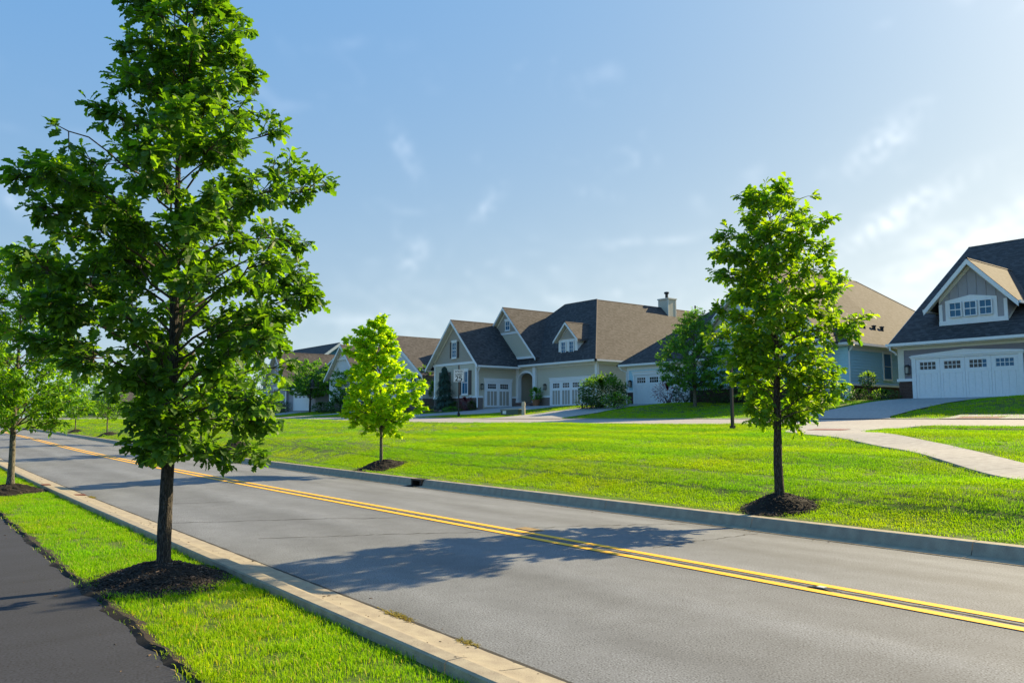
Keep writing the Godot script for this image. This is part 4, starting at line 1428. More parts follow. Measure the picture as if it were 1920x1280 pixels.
	mb.tube([W(-50.1, 13.35, 57.4), W(-50.1, 13.5, 57.4), W(-50.1, 13.55, 57.4)], [0.24, 0.24, 0.05], 12, false)
	part("flue", mb, M.metal_dark, ch)
	mb = MB.new()
	mb.tube([W(-50.0, 11.9, 61.4), W(-50.0, 12.55, 61.4)], [0.08, 0.08], 10, false)
	part("roof_vent", mb, M.metal_dark, h)

func grey_house() -> void:
	var h := thing("grey_house", "slate grey house with wide white garage door and dormer at the right edge", "house", Vector3(-15, 2.6, -50))
	wall_block(h, M.gray, -20.75, -7, 42, 61.5, 2.4, 5.45)
	var mb := MB.new()
	mb.prism([W(-20.75, 5.45, 42), W(-20.75, 5.45, 61.9), W(-20.75, 11.6, 52)], Vector3(13, 0, 0))
	part("gable", mb, M.gray, h)
	mb = MB.new()
	siding(mb, 0, 42, [Vector2(-20.75, 3.68), Vector2(-7, 3.68), Vector2(-7, 5.2), Vector2(-20.75, 5.2)])
	siding(mb, 2, -20.75, [Vector2(42, 3.68), Vector2(61.5, 3.68), Vector2(61.5, 5.3), Vector2(42, 5.3)])
	part("siding", mb, M.gray, h, "stuff")
	trim_box(h, "trim", M.cream, 0, 42, [[-20.78, -20.46, 3.55, 5.2, 0.055], [-20.78, -7, 5.17, 5.36, 0.05]])
	trim_box(h, "trim", M.white, 0, 42, [[-20.85, -20.05, 3.54, 3.68, 0.11], [-14.85, -7, 3.54, 3.68, 0.11]])
	masonry_part(h, "brick", M.brick, [[0, 42, -20.75, -20.05, 2.45, 3.54], [0, 42, -14.85, -7.0, 2.45, 3.54], [2, -20.75, 42, 61, 2.45, 3.54]], 0.22, 0.078, 0.055, 9, 0.08)
	garage_door(h, 0, 42, -19.85, -15.05, 2.62, 4.66, 4, 3, M.white, true, 0.2, 0.1)
	mb = MB.new()
	mb.prism([W(-20.07, 4.7, 41.885), W(-14.83, 4.7, 41.885), W(-14.83, 4.86, 41.885), W(-17.45, 5.05, 41.885), W(-20.07, 4.86, 41.885)], Vector3(0, 0, -0.11))
	part("door_head", mb, M.white, h)
	lantern(h, 0, 42, -20.25, 4.15)
	mb = MB.new()
	for i in 4:
		block(mb, 0, 42, -19.985, -19.915, 4.25 - i * 0.13, 4.34 - i * 0.13, 0.075, 0.085)
	part("house_number", mb, M.metal_dark, h)
	gable_roof(h, -21.05, -5, 41.55, 62.45, 5.52, 12.1, true, 0.2)
	var g := MB.new()
	g.box(W(-21.15, 5.38, 41.55), W(-5, 5.52, 41.42))
	part("gutter", g, M.white, h)
	g = MB.new()
	g.box(W(-21.05, 5.33, 41.56), W(-5, 5.375, 41.98))
	part("soffit", g, M.cream, h)
	downspout(h, [W(-20.95, 5.4, 41.5), W(-20.95, 5.2, 41.5), W(-20.85, 5.05, 41.85), W(-20.85, 4.95, 41.95)])
	# dormer with three square windows
	var dx0 := -18.98
	var dx1 := -15.78
	mb = MB.new()
	mb.box(W(dx0, 6.1, 43), W(dx1, 7.8, 49))
	mb.prism([W(dx0, 7.8, 43), W(dx1, 7.8, 43), W(-17.38, 9.5, 43)], Vector3(0, 0, -4))
	part("dormer", mb, M.slate, h)
	rake_frieze(h, dx0, dx1, 43.0, 7.78, 9.48, 0.24)
	gable_roof(h, -19.62, -15.14, 42.6, 49.5, 7.28, 9.68, false, 0.26)
	mb = MB.new()
	var x := dx0 + 0.5
	while x < dx1:
		var top: float = 7.8 + 1.7 * (1.0 - absf(x + 17.38) / 1.6) - 0.25
		block(mb, 0, 43, x - 0.022, x + 0.022, 7.6, maxf(7.62, top), 0.0, 0.03)
		x += 0.44
	part("batten", mb, M.slate, h, "stuff")
	trim_box(h, "trim", M.white, 0, 43, [[dx0 - 0.02, dx0 + 0.14, 6.4, 7.5, 0.05], [dx1 - 0.14, dx1 + 0.02, 6.4, 7.5, 0.05], [dx0 - 0.03, dx1 + 0.03, 6.4, 6.62, 0.075]])
	mb = MB.new()
	mb.prism([W(-18.68, 6.62, 42.95), W(-16.22, 6.62, 42.95), W(-16.22, 7.66, 42.95), W(-17.45, 7.86, 42.95), W(-18.68, 7.66, 42.95)], Vector3(0, 0, -0.07))
	part("window_surround", mb, M.white, h)
	for k in 3:
		var s := -18.42 + k * 0.72
		window(h, 0, 42.95, s, s + 0.52, 6.82, 7.5, 2, 2, 0.05, 0.0, false)
	mb = MB.new()     # side boards of the dormer
	mb.bar(W(dx1 + 0.01, 6.5, 43.1), W(dx1 + 0.01, 7.2, 44.1), Vector3(0.03, 0, 0), Vector3(0, 0.12, 0))
	part("dormer_trim", mb, M.cream, h)
	for q in [[-15.22, -15.06], [-19.7, -19.54]]:
		g = MB.new()
		g.box(W(q[0], 7.16, 42.65), W(q[1], 7.3, 46.0))
		part("gutter", g, M.white, h)
	# eave of the next roof, just inside the picture
	mb = MB.new()
	mb.box(W(-14.55, 6.0, 41.9), W(-9, 6.14, 42.7))
	part("porch_eave", mb, M.white, h)

func blue_house() -> void:
	var h := thing("blue_house", "light blue house with white garage, standing between the tan and the grey houses", "house", Vector3(-32, 2.6, -50))
	wall_block(h, M.blue, -40.45, -30.5, 42, 58, 2.4, 5.45)
	wall_block(h, M.blue, -34, -24.0, 42.8, 62, 2.4, 5.75)
	wall_block(h, M.pale, -33.6, -25.0, 41.9, 48, 2.4, 6.2)
	var mb := MB.new()
	mb.prism([W(-33.7, 6.4, 41.9), W(-24.9, 6.4, 41.9), W(-29.3, 11.0, 41.9)], Vector3(0, 0, -6))
	part("gable", mb, M.pale, h)
	mb = MB.new()
	siding(mb, 0, 42, [Vector2(-40.45, 3.6), Vector2(-33.6, 3.6), Vector2(-33.6, 5.3), Vector2(-40.45, 5.3)])
	siding(mb, 1, -24.0, [Vector2(42.8, 3.6), Vector2(62, 3.6), Vector2(62, 5.7), Vector2(42.8, 5.7)])
	siding(mb, 0, 42.8, [Vector2(-25.0, 3.6), Vector2(-24.0, 3.6), Vector2(-24.0, 5.7), Vector2(-25.0, 5.7)])
	siding(mb, 0, 41.9, [Vector2(-33.6, 3.6), Vector2(-25.0, 3.6), Vector2(-25.0, 5.6), Vector2(-33.6, 5.6)])
	part("siding", mb, M.blue, h, "stuff")
	mb = MB.new()
	siding(mb, 0, 41.9, [Vector2(-33.5, 6.3), Vector2(-25.1, 6.3), Vector2(-29.3, 10.75)])
	part("gable_siding", mb, M.pale, h, "stuff")
	trim_box(h, "trim", M.white, 0, 42, [[-40.5, -40.3, 3.5, 5.3], [-40.5, -33.6, 5.05, 5.35, 0.05], [-40.55, -39.86, 3.48, 3.6, 0.1]])
	trim_box(h, "trim", M.white, 0, 41.9, [[-33.7, -24.9, 5.6, 5.9, 0.06], [-33.7, -24.9, 3.48, 3.6, 0.1]])
	trim_box(h, "trim", M.white, 1, -24.0, [[42.76, 62, 3.48, 3.6, 0.1], [42.9, 62, 5.5, 5.72, 0.05]])
	masonry_part(h, "brick", M.brick, [[0, 42, -40.45, -39.85, 2.45, 3.48], [0, 42, -34.75, -33.6, 2.45, 3.48], [1, -24.0, 42.8, 62, 2.45, 3.48], [0, 41.9, -33.6, -25.0, 2.45, 3.48]], 0.22, 0.078, 0.055, 14, 0.08)
	garage_door(h, 0, 42, -39.7, -34.9, 2.64, 4.67, 4, 3, M.white, true)
	lantern(h, 0, 42, -40.1, 4.1)
	window(h, 1, -24.0, 46.6, 47.45, 3.95, 5.45, 1, 2, 0.1, 0.0, false)
	window(h, 0, 41.9, -31.6, -30.6, 3.8, 5.3, 2, 2)
	window(h, 0, 41.9, -28.2, -27.2, 3.8, 5.3, 2, 2)
	hip_roof(h, -41.05, -27.0, 41.6, 57.0, 5.5, 0.8)
	hip_roof(h, -38.4, -23.6, 42.35, 64.1, 5.92, 0.8)
	rake_frieze(h, -33.7, -24.9, 41.9, 6.38, 10.98, 0.26)
	gable_roof(h, -34.35, -24.3, 41.45, 50.0, 5.95, 11.2, false, 0.3)
	downspout(h, [W(-23.6, 5.8, 42.6), W(-23.75, 5.55, 42.7), W(-23.92, 5.4, 42.72), W(-23.92, 3.0, 42.72), W(-23.8, 2.75, 42.7)])
	downspout(h, [W(-41.0, 5.4, 41.6), W(-40.8, 5.1, 41.75), W(-40.5, 4.95, 41.92), W(-40.5, 2.7, 41.92)])
	for q in [[-25.2, 7.2, 46.65], [-25.17, 7.18, 47.8], [-25.17, 7.18, 48.77]]:
		mb = MB.new()
		mb.tube([W(q[0] + 0.1, q[1] - 0.15, q[2]), W(q[0] + 0.1, q[1] + 0.1, q[2])], [0.11, 0.1], 12, false)
		mb.tube([W(q[0] + 0.1, q[1] + 0.1, q[2]), W(q[0] + 0.1, q[1] + 0.15, q[2]), W(q[0] + 0.1, q[1] + 0.19, q[2])], [0.15, 0.15, 0.02], 12, false)
		part("roof_vent", mb, M.metal_dark, h)

func white_house() -> void:
	var h := thing("white_house", "pale blue-white gabled house half hidden behind the yellow-green maple, left of the tan house", "house", Vector3(-70, 2.6, -48))
	wall_block(h, M.pale, -75.5, -64.3, 39.3, 48, 2.4, 6.2)
	wall_block(h, M.pale, -76.5, -63.0, 42, 56, 2.4, 5.95)
	var mb := MB.new()
	mb.prism([W(-75.5, 5.93, 39.3), W(-64.3, 5.93, 39.3), W(-69.9, 9.68, 39.3)], Vector3(0, 0, -6))
	part("gable", mb, M.pale, h)
	mb = MB.new()
	siding(mb, 0, 39.3, [Vector2(-75.5, 3.5), Vector2(-64.3, 3.5), Vector2(-64.3, 5.7), Vector2(-75.5, 5.7)])
	siding(mb, 0, 39.3, [Vector2(-75.3, 6.0), Vector2(-64.5, 6.0), Vector2(-69.9, 9.4)])
	siding(mb, 1, -64.3, [Vector2(39.3, 3.5), Vector2(42, 3.5), Vector2(42, 5.6), Vector2(39.3, 5.6)])
	siding(mb, 1, -63.0, [Vector2(42, 3.5), Vector2(56, 3.5), Vector2(56, 5.7), Vector2(42, 5.7)])
	part("siding", mb, M.pale, h, "stuff")
	trim_box(h, "trim", M.white, 0, 39.3, [[-75.6, -75.3, 2.6, 5.8], [-64.5, -64.26, 2.6, 5.8], [-75.6, -64.2, 5.75, 6.0, 0.06]])
	masonry_part(h, "stone", M.stone, [[0, 39.3, -75.5, -64.3, 2.4, 3.5], [1, -64.3, 39.3, 42, 2.4, 3.5]], 0.36, 0.18, 0.06, 21, 0.5)
	for s in [-73.5, -71.0, -68.5, -66.2]:
		window(h, 0, 39.3, s, s + 0.9, 3.75, 5.4, 2, 2)
	gable_roof(h, -76.2, -63.6, 38.85, 50.0, 5.62, 9.85, false, 0.26)
	hip_roof(h, -77.0, -62.6, 41.6, 57.0, 5.95, 0.7)
	dormer(h, -67.0, -65.2, 43.2, 47, 6.6, 8.2, 9.0, M.white, M.white, 0.3)
	window(h, 0, 43.2, -66.5, -65.7, 7.1, 8.0, 2, 2, 0.08, 0.0, false)

func gabled_house() -> void:
	var h := thing("gabled_house", "white front-gabled house with chimney between the maple and the round lawn tree", "house", Vector3(-84, 2.6, -48))
	wall_block(h, M.pale, -85.7, -78.9, 40, 50, 2.4, 6.4)
	wall_block(h, M.pale, -92.5, -77.6, 42, 56, 2.4, 6.0)
	var mb := MB.new()
	mb.prism([W(-85.7, 6.52, 40), W(-78.9, 6.52, 40), W(-82.3, 9.68, 40)], Vector3(0, 0, -6))
	part("gable", mb, M.white, h)
	mb = MB.new()
	siding(mb, 0, 40, [Vector2(-85.7, 3.4), Vector2(-78.9, 3.4), Vector2(-78.9, 6.2), Vector2(-85.7, 6.2)])
	siding(mb, 0, 40, [Vector2(-85.5, 6.4), Vector2(-79.1, 6.4), Vector2(-80.9, 8.2), Vector2(-83.7, 8.2)])
	siding(mb, 1, -78.9, [Vector2(40, 3.4), Vector2(42, 3.4), Vector2(42, 6.1), Vector2(40, 6.1)])
	part("siding", mb, M.pale, h, "stuff")
	mb = MB.new()
	siding(mb, 0, 40, [Vector2(-83.6, 8.36), Vector2(-81.0, 8.36), Vector2(-82.3, 9.45)], 0.12, 0.06)
	part("shake_siding", mb, M.white, h, "stuff")
	trim_box(h, "trim", M.white, 0, 40, [[-85.8, -85.55, 2.6, 6.2], [-79.1, -78.86, 2.6, 6.2], [-83.9, -80.7, 8.2, 8.36, 0.1], [-85.8, -78.8, 6.2, 6.4, 0.06]])
	for k in 7:
		trim_box(h, "bracket", M.cream, 0, 40, [[-83.75 + k * 0.46, -83.6 + k * 0.46, 8.02, 8.2, 0.12]])
	masonry_part(h, "stone", M.stone, [[0, 40, -85.7, -78.9, 2.4, 3.4]], 0.36, 0.18, 0.06, 25, 0.5)
	for k in 3:
		window(h, 0, 40, -82.4 + k * 1.05, -81.6 + k * 1.05, 3.7, 4.95, 2, 2)
	gable_roof(h, -86.4, -78.2, 39.5, 50.0, 6.05, 9.85, false, 0.26)
	hip_roof(h, -93.2, -77.0, 41.6, 56.5, 6.1, 0.6)
	dormer(h, -92.4, -88.2, 42.8, 47, 6.4, 7.95, 9.0, M.white, M.white, 0.4)
	window(h, 0, 42.8, -91.9, -91.0, 7.0, 7.75, 2, 1, 0.08, 0.0, false)
	window(h, 0, 42.8, -90.0, -89.2, 7.0, 7.75, 2, 1, 0.08, 0.0, false)
	mb = MB.new()
	mb.box(W(-94.2, 9.0, 48.2), W(-92.9, 11.75, 49.2))
	mb.box(W(-94.3, 11.75, 48.1), W(-92.8, 11.9, 49.3))
	part("chimney", mb, M.stone, h)

func far_grey_house() -> void:
	var h := thing("far_grey_house", "grey house with brown roof and white garage door, beyond the round lawn tree", "house", Vector3(-98, 2.6, -48))
	wall_block(h, M.slate, -105.2, -98.6, 40, 58, 2.4, 6.6)
	wall_block(h, M.slate, -98.6, -90.3, 40.3, 50, 2.4, 5.3)
	wall_block(h, M.slate, -107, -92.0, 42, 57, 2.4, 6.0)
	var mb := MB.new()
	mb.prism([W(-105.2, 6.8, 40), W(-98.6, 6.8, 40), W(-101.9, 10.18, 40)], Vector3(0, 0, -6))
	part("gable", mb, M.slate, h)
	mb = MB.new()
	siding(mb, 0, 40, [Vector2(-105.2, 3.4), Vector2(-98.6, 3.4), Vector2(-98.6, 6.4), Vector2(-105.2, 6.4)])
	siding(mb, 0, 40, [Vector2(-105.0, 6.6), Vector2(-98.8, 6.6), Vector2(-101.9, 9.85)])
	siding(mb, 0, 40.3, [Vector2(-98.6, 3.4), Vector2(-90.3, 3.4), Vector2(-90.3, 5.2), Vector2(-98.6, 5.2)])
	part("siding", mb, M.slate, h, "stuff")
	trim_box(h, "trim", M.white, 0, 40, [[-105.3, -105.0, 2.6, 6.4], [-98.85, -98.56, 2.6, 6.4], [-105.3, -98.5, 6.4, 6.6, 0.06]])
	masonry_part(h, "stone", M.stone_dark, [[0, 40, -105.2, -98.6, 2.4, 3.4]], 0.36, 0.18, 0.06, 29, 0.5)
	window(h, 0, 40, -102.6, -101.3, 3.7, 5.5, 2, 2)
	window(h, 0, 40, -102.3, -101.5, 7.2, 8.4, 2, 2)
	garage_door(h, 0, 40.3, -96.6, -91.8, 2.6, 4.75, 4, 3, M.white, true)
	gable_roof(h, -106.0, -97.8, 39.5, 60.0, 6.15, 10.35, false, 0.26)
	hip_roof(h, -99.2, -89.8, 39.8, 50.0, 5.4, 0.75)
	hip_roof(h, -107.6, -91.5, 41.6, 58.0, 6.1, 0.45)

func far_blue_house() -> void:
	var h := thing("far_blue_house", "deep blue gabled house whose roof peeks over the far grey house", "house", Vector3(-138, 2.6, -62))
	wall_block(h, M.deep_blue, -148.4, -130.2, 55.6, 68.4, 2.4, 10.2)
	var mb := MB.new()
	mb.prism([W(-130.2, 10.2, 55.6), W(-130.2, 10.2, 68.4), W(-130.2, 14.4, 62)], Vector3(-10, 0, 0))
	part("gable", mb, M.deep_blue, h)
	mb = MB.new()
	siding(mb, 1, -130.2, [Vector2(55.6, 2.6), Vector2(68.4, 2.6), Vector2(68.4, 10.2), Vector2(55.6, 10.2)], 0.3)
	siding(mb, 1, -130.2, [Vector2(55.8, 10.2), Vector2(68.2, 10.2), Vector2(62, 14.3)], 0.3)
	part("siding", mb, M.deep_blue, h, "stuff")
	gable_roof(h, -149.4, -129.3, 54.8, 69.2, 9.6, 14.95, true, 0.55, M.white)
	window(h, 0, 55.6, -140, -138.6, 5.5, 7.2, 2, 2)
	window(h, 0, 55.6, -135, -133.6, 5.5, 7.2, 2, 2)

func navy_house() -> void:
	var h := thing("navy_house", "navy house with white corner posts and grey roof far down the road at the left", "house", Vector3(-244, 1.6, -48))
	wall_block(h, M.navy, -258, -228, 45, 60, 0.5, 5.0)
	var mb := MB.new()
	siding(mb, 0, 45, [Vector2(-258, 1.6), Vector2(-228, 1.6), Vector2(-228, 5.0), Vector2(-258, 5.0)], 0.3)
	part("siding", mb, M.navy, h, "stuff")
	trim_box(h, "trim", M.white, 0, 45, [[-258.1, -257.5, 1.0, 5.0, 0.15], [-228.6, -227.9, 1.0, 5.0, 0.15], [-241.5, -240.9, 1.0, 5.0, 0.15], [-249.5, -249.1, 1.0, 5.0, 0.15]])
	window(h, 0, 45, -246.8, -245.0, 2.3, 4.4, 2, 2, 0.25)
	window(h, 0, 45, -235.5, -233.5, 2.3, 4.4, 2, 2, 0.25)
	hip_roof(h, -260, -226, 43.8, 61, 5.0, 0.62)

# ---------------------------------------------------------------- shrubs and other planting
func shrub(called: String, label: String, category: String, at: Vector3, rx: float, ry: float, count: int, size: float, kind: String, mats: Array, seed_: int, stem_h := 0.0, group := "", tips: Array = []) -> Node3D:
	var o := thing(called, label, category, at, group)
	var r := RandomNumberGenerator.new()
	r.seed = seed_
	var nz := noise(seed_, 1.4 / rx, 3)
	var st := MB.new()
	var mid := Vector3(0, stem_h + ry * 0.95, 0)
	if stem_h > 0.0:
		st.tube([Vector3(0, -0.1, 0), Vector3(0.01, stem_h * 0.6, 0), mid], [0.03, 0.025, 0.02], 7)
	for i in 14:
		var a := i * 2.4
		var d := Vector3(cos(a), r.randf_range(-0.2, 0.9), sin(a)).normalized()
		st.tube([Vector3(0, -0.1 if stem_h == 0.0 else stem_h, 0), mid * 0.7 + d * Vector3(rx, ry, rx) * 0.35, mid + d * Vector3(rx, ry, rx) * 0.85], [0.018, 0.012, 0.004], 4)
	part("stems", st, M.twig, o)
	var shape := leaf_shape(kind)
	var sets := [MB.new(), MB.new(), MB.new(), MB.new()]
	for i in count:
		var d := Vector3(r.randf_range(-1, 1), r.randf_range(-1, 1), r.randf_range(-1, 1))
		if d.length() < 0.05 or d.length() > 1.0:
			d = Vector3(0.3, 0.5, 0.4)
		d = d.normalized()
		var bump := 1.0 + 0.35 * nz.get_noise_3d(d.x * rx * 2.0, d.y * ry * 2.0, d.z * rx * 2.0)
		var q := mid + d * Vector3(rx, ry, rx) * bump * pow(r.randf(), 0.22)
		if q.y < 0.02: q.y = r.randf_range(0.02, 0.15)
		var ld := (d + Vector3(r.randf_range(-1, 1), r.randf_range(-0.5, 0.9), r.randf_range(-1, 1)) * 0.8).normalized()
		var up := Vector3(r.randf_range(-1, 1), 1, r.randf_range(-1, 1))
		up = (up - ld * up.dot(ld)).normalized()
		var s := size * r.randf_range(0.6, 1.2)
		var k := 0 if r.randf() < 0.5 else (1 if r.randf() < 0.5 else 2)
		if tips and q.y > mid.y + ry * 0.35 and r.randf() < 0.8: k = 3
		sets[k].v.append_array(Transform3D(Basis(ld.cross(up) * s, ld * s, up * s), q) * shape)
	var am := ArrayMesh.new()
	for k in 4:
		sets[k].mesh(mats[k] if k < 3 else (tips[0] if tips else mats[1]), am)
	tag(put("foliage", am, o), "", "", "", "stuff")
	return o

func conifer(label: String, at: Vector3, high: float, rad: float, count: int, seed_: int) -> void:
	var o := thing("narrow_spruce", label, "spruce", at)
	var r := RandomNumberGenerator.new()
	r.seed = seed_
	var st := MB.new()
	st.tube([Vector3(0, -0.1, 0), Vector3(0.03, high * 0.5, 0), Vector3(-0.02, high * 0.9, 0), Vector3(0.08, high * 1.02, 0)], [0.07, 0.05, 0.02, 0.01], 7)
	part("trunk", st, M.twig, o)
	var shape := leaf_shape("needle")
	var sets := [MB.new(), MB.new(), MB.new()]
	for i in count:
		var t := pow(r.randf(), 1.3)
		var h := t * high
		var a := r.randf() * TAU
		var rr := rad * pow(1.0 - t, 0.8) * (0.8 + 0.25 * sin(h * 9.0 + a * 2.0)) * pow(r.randf(), 0.35) + 0.05
		var d := Vector3(cos(a), r.randf_range(-1.4, -0.3), sin(a)).normalized()
		var up := Vector3(cos(a), 0.8, sin(a))
		up = (up - d * up.dot(d)).normalized()
		var s := r.randf_range(0.22, 0.42)
		sets[i % 3].v.append_array(Transform3D(Basis(d.cross(up) * s, d * s, up * s), Vector3(cos(a) * rr, h, sin(a) * rr)) * shape)
	var am := ArrayMesh.new()
	for k in 3:
		sets[k].mesh(M.conifer[k], am)
	tag(put("foliage", am, o), "", "", "", "stuff")

func soil_bed(label: String, pts: Array) -> void:
	var mb := MB.new()
	for q in pts:
		sheet(mb, steps(q[0], q[1], 0.5), steps(q[2], q[3], 0.5), 0.03)
	struct("planting_bed", mb, M.mulch, label)

func build_plants() -> void:
	soil_bed("dark planting bed along the front of the tan house", [[-62.0, -54.9, 37.3, 38.75]])
	soil_bed("dark planting bed between the tan house and the blue house", [[-44.8, -40.6, 41.5, 43.0]])
	soil_bed("dark planting bed along the blue house", [[-34.6, -24.0, 40.6, 41.8], [-23.9, -21.2, 40.8, 44.0]])
	soil_bed("dark planting bed in front of the white and gabled houses", [[-75.6, -64.0, 37.6, 39.2], [-86.0, -78.5, 38.4, 39.9]])
	conifer("narrow blue-green spruce against the tan house's left window", G(-58.4, 37.9), 3.9, 1.05, 2600, 301)
	shrub("red_maple_bush", "dark red lace-leaved bush behind the speed sign pole", "bush", G(-55.5, 38.3), 0.8, 0.6, 1500, 0.17, "long", M.red_leaf, 311)
	shrub("shrub", "low dark shrub under the right window of the tan house, right of the red bush", "shrub", G(-54.95, 38.45), 0.35, 0.42, 700, 0.12, "oval", M.shrub, 312)
	shrub("shrub", "small round shrub between the spruce and the red bush", "shrub", G(-57.0, 38.2), 0.45, 0.42, 700, 0.12, "oval", M.shrub, 313)
	shrub("shrub", "round green shrub left of the narrow spruce", "shrub", G(-61.3, 37.6), 0.6, 0.5, 800, 0.12, "oval", M.shrub, 314)
	shrub("shrub", "spreading low green plant at the lawn edge below the red bush", "shrub", G(-56.4, 37.5), 0.9, 0.22, 900, 0.14, "long", M.green, 315)
	for q in [[-58.6, 37.2, 0.28], [-57.6, 37.0, 0.22], [-60.4, 37.1, 0.2]]:
		var at := G(q[0], q[1])
		var mb := MB.new()
		var pts := []
		for i in 5:
			pts.append(Vector3((i - 2) * q[2] * 0.6, 0.05 + q[2] * 0.35, 0))
		mb.tube(pts, [0.02, q[2] * 0.45, q[2] * 0.55, q[2] * 0.4, 0.02], 9, false, 0.15, int(q[0]))
		mb.uv.clear()
		var bo := put("boulder", mb.mesh(M.stone))
		bo.position = at
		tag(bo, "pale %s boulder in the planting bed of the tan house" % {0.28: "largest", 0.22: "middling", 0.2: "smallest"}[q[2]], "boulder", "boulders by the tan house")
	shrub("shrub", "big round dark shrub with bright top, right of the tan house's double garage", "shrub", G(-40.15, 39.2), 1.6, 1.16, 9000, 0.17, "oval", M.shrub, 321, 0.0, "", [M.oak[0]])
	shrub("shrub", "loose pale-tipped shrub at the right foot of the big round shrub", "shrub", G(-38.3, 38.6), 1.0, 0.55, 1200, 0.16, "oval", [M.green[0], M.elm[1], M.beige], 322)
	shrub("shrub", "small dark shrub at the left foot of the big round shrub", "shrub", G(-41.6, 38.7), 0.6, 0.45, 800, 0.12, "oval", M.shrub, 323)
	shrub("red_maple_bush", "dark red bush in front of the blue house's garage door", "bush", G(-35.3, 40.4), 0.95, 0.75, 1400, 0.17, "long", M.red_leaf, 331)
	shrub("shrub", "dark shrub left of the lawn tree at the blue house", "shrub", G(-34.0, 40.6), 0.9, 0.6, 1300, 0.14, "oval", M.shrub, 332)
	shrub("shrub", "wide dark hedge-like shrub behind the lawn tree", "shrub", G(-31.5, 40.9), 1.3, 0.65, 2000, 0.14, "oval", M.shrub, 333)
	shrub("shrub", "dark shrub at the entrance side of the blue house, right of the lawn tree", "shrub", G(-29.2, 40.9), 1.1, 0.75, 1800, 0.14, "oval", M.shrub, 334)
	shrub("shrub", "shrub behind the trunk of the oak beside the sidewalk", "shrub", G(-26.8, 40.9), 0.9, 0.65, 1500, 0.14, "oval", M.green, 335)
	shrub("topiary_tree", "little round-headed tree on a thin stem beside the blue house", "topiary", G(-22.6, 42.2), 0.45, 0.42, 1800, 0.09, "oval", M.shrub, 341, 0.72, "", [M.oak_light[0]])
	shrub("shrub", "rounded shrub at the corner downspout of the blue house", "shrub", G(-23.5, 41.0), 0.65, 0.55, 1200, 0.12, "oval", M.green, 342)
	shrub("shrub", "dark low shrub left of the little round-headed tree", "shrub", G(-23.2, 42.3), 0.55, 0.3, 1000, 0.11, "oval", M.shrub, 343)
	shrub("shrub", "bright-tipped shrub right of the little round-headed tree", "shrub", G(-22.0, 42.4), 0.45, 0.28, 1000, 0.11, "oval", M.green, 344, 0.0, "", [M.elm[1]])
	shrub("shrub", "clipped low hedge beside the brick pier of the grey house", "hedge", G(-21.4, 41.6), 0.75, 0.28, 1500, 0.09, "oval", M.shrub, 345)
	shrub("shrub", "clipped dark hedge left of the far grey house's garage door", "hedge", G(-98.6, 39.0), 2.0, 0.75, 1800, 0.2, "oval", M.shrub, 351)
	shrub("shrub", "round black-green shrub in front of the white gabled house", "shrub", G(-79.5, 38.4), 1.6, 0.8, 1800, 0.2, "oval", M.shrub, 352)
	shrub("shrub", "second dark shrub in front of the white gabled house, on the left", "shrub", G(-84.0, 38.4), 1.2, 0.6, 1300, 0.2, "oval", M.shrub, 353)
	shrub("shrub", "dark shrub under the left windows of the pale blue-white house", "shrub", G(-73.5, 38.5), 1.2, 0.6, 1200, 0.2, "oval", M.shrub, 354)
	shrub("shrub", "dark shrub under the right windows of the pale blue-white house", "shrub", G(-67.5, 38.5), 1.2, 0.6, 1200, 0.2, "oval", M.shrub, 355)
	for i in 6:
		shrub("shrub", ["leftmost", "second", "third", "fourth", "fifth", "rightmost"][i] + " of the dark shrubs before the navy house", "shrub", G(-262 + i * 10.5, 42.0), 2.2, 1.4, 700, 0.5, "oval", M.shrub, 360 + i, 0.0, "shrubs before the navy house")

# ---------------------------------------------------------------- small things
func letters(text: String, size: float, m: Material, bold := true) -> TextMesh:
	var t := TextMesh.new()
	var f := SystemFont.new()
	f.font_names = PackedStringArray(["Droid Sans"])
	f.font_weight = 700 if bold else 400
	t.font = f
	t.text = text
	t.font_size = 64
	t.pixel_size = size / 64.0
	t.depth = 0.004
	t.material = m
	return t

func weed(x: float, n: float, e: float, label: String, count: int, spread: float, seed_: int) -> void:
	var r := RandomNumberGenerator.new()
	r.seed = seed_
	var mb := MB.new()
	for i in count:
		var px := r.randfn(0, spread)
		var pn := r.randfn(0, 0.02)
		var a := r.randf() * TAU
		var l := r.randf_range(0.02, 0.05)
		var d := Vector3(cos(a) * 0.7, r.randf_range(0.1, 0.4), sin(a) * 0.7).normalized() * l
		var s := Vector3(-sin(a), 0, cos(a)) * 0.004
		var b := Vector3(px, 0, pn)
		mb.tri(b - s, b + s, b + d)
		mb.tri(b + d * 0.5 - s * 2.2, b + d * 0.5 + s * 2.2, b + d * 1.15)
	var m := leaf_mat(0.2, 0.17, 0.03, Color(0.4, 0.3, 0.03))
	var o := put("weed", mb.mesh(m))
	o.position = Vector3(x, e + lift(x), -(n + bend(x)))
	tag(o, label, "weed", "weeds in the gutter joint")

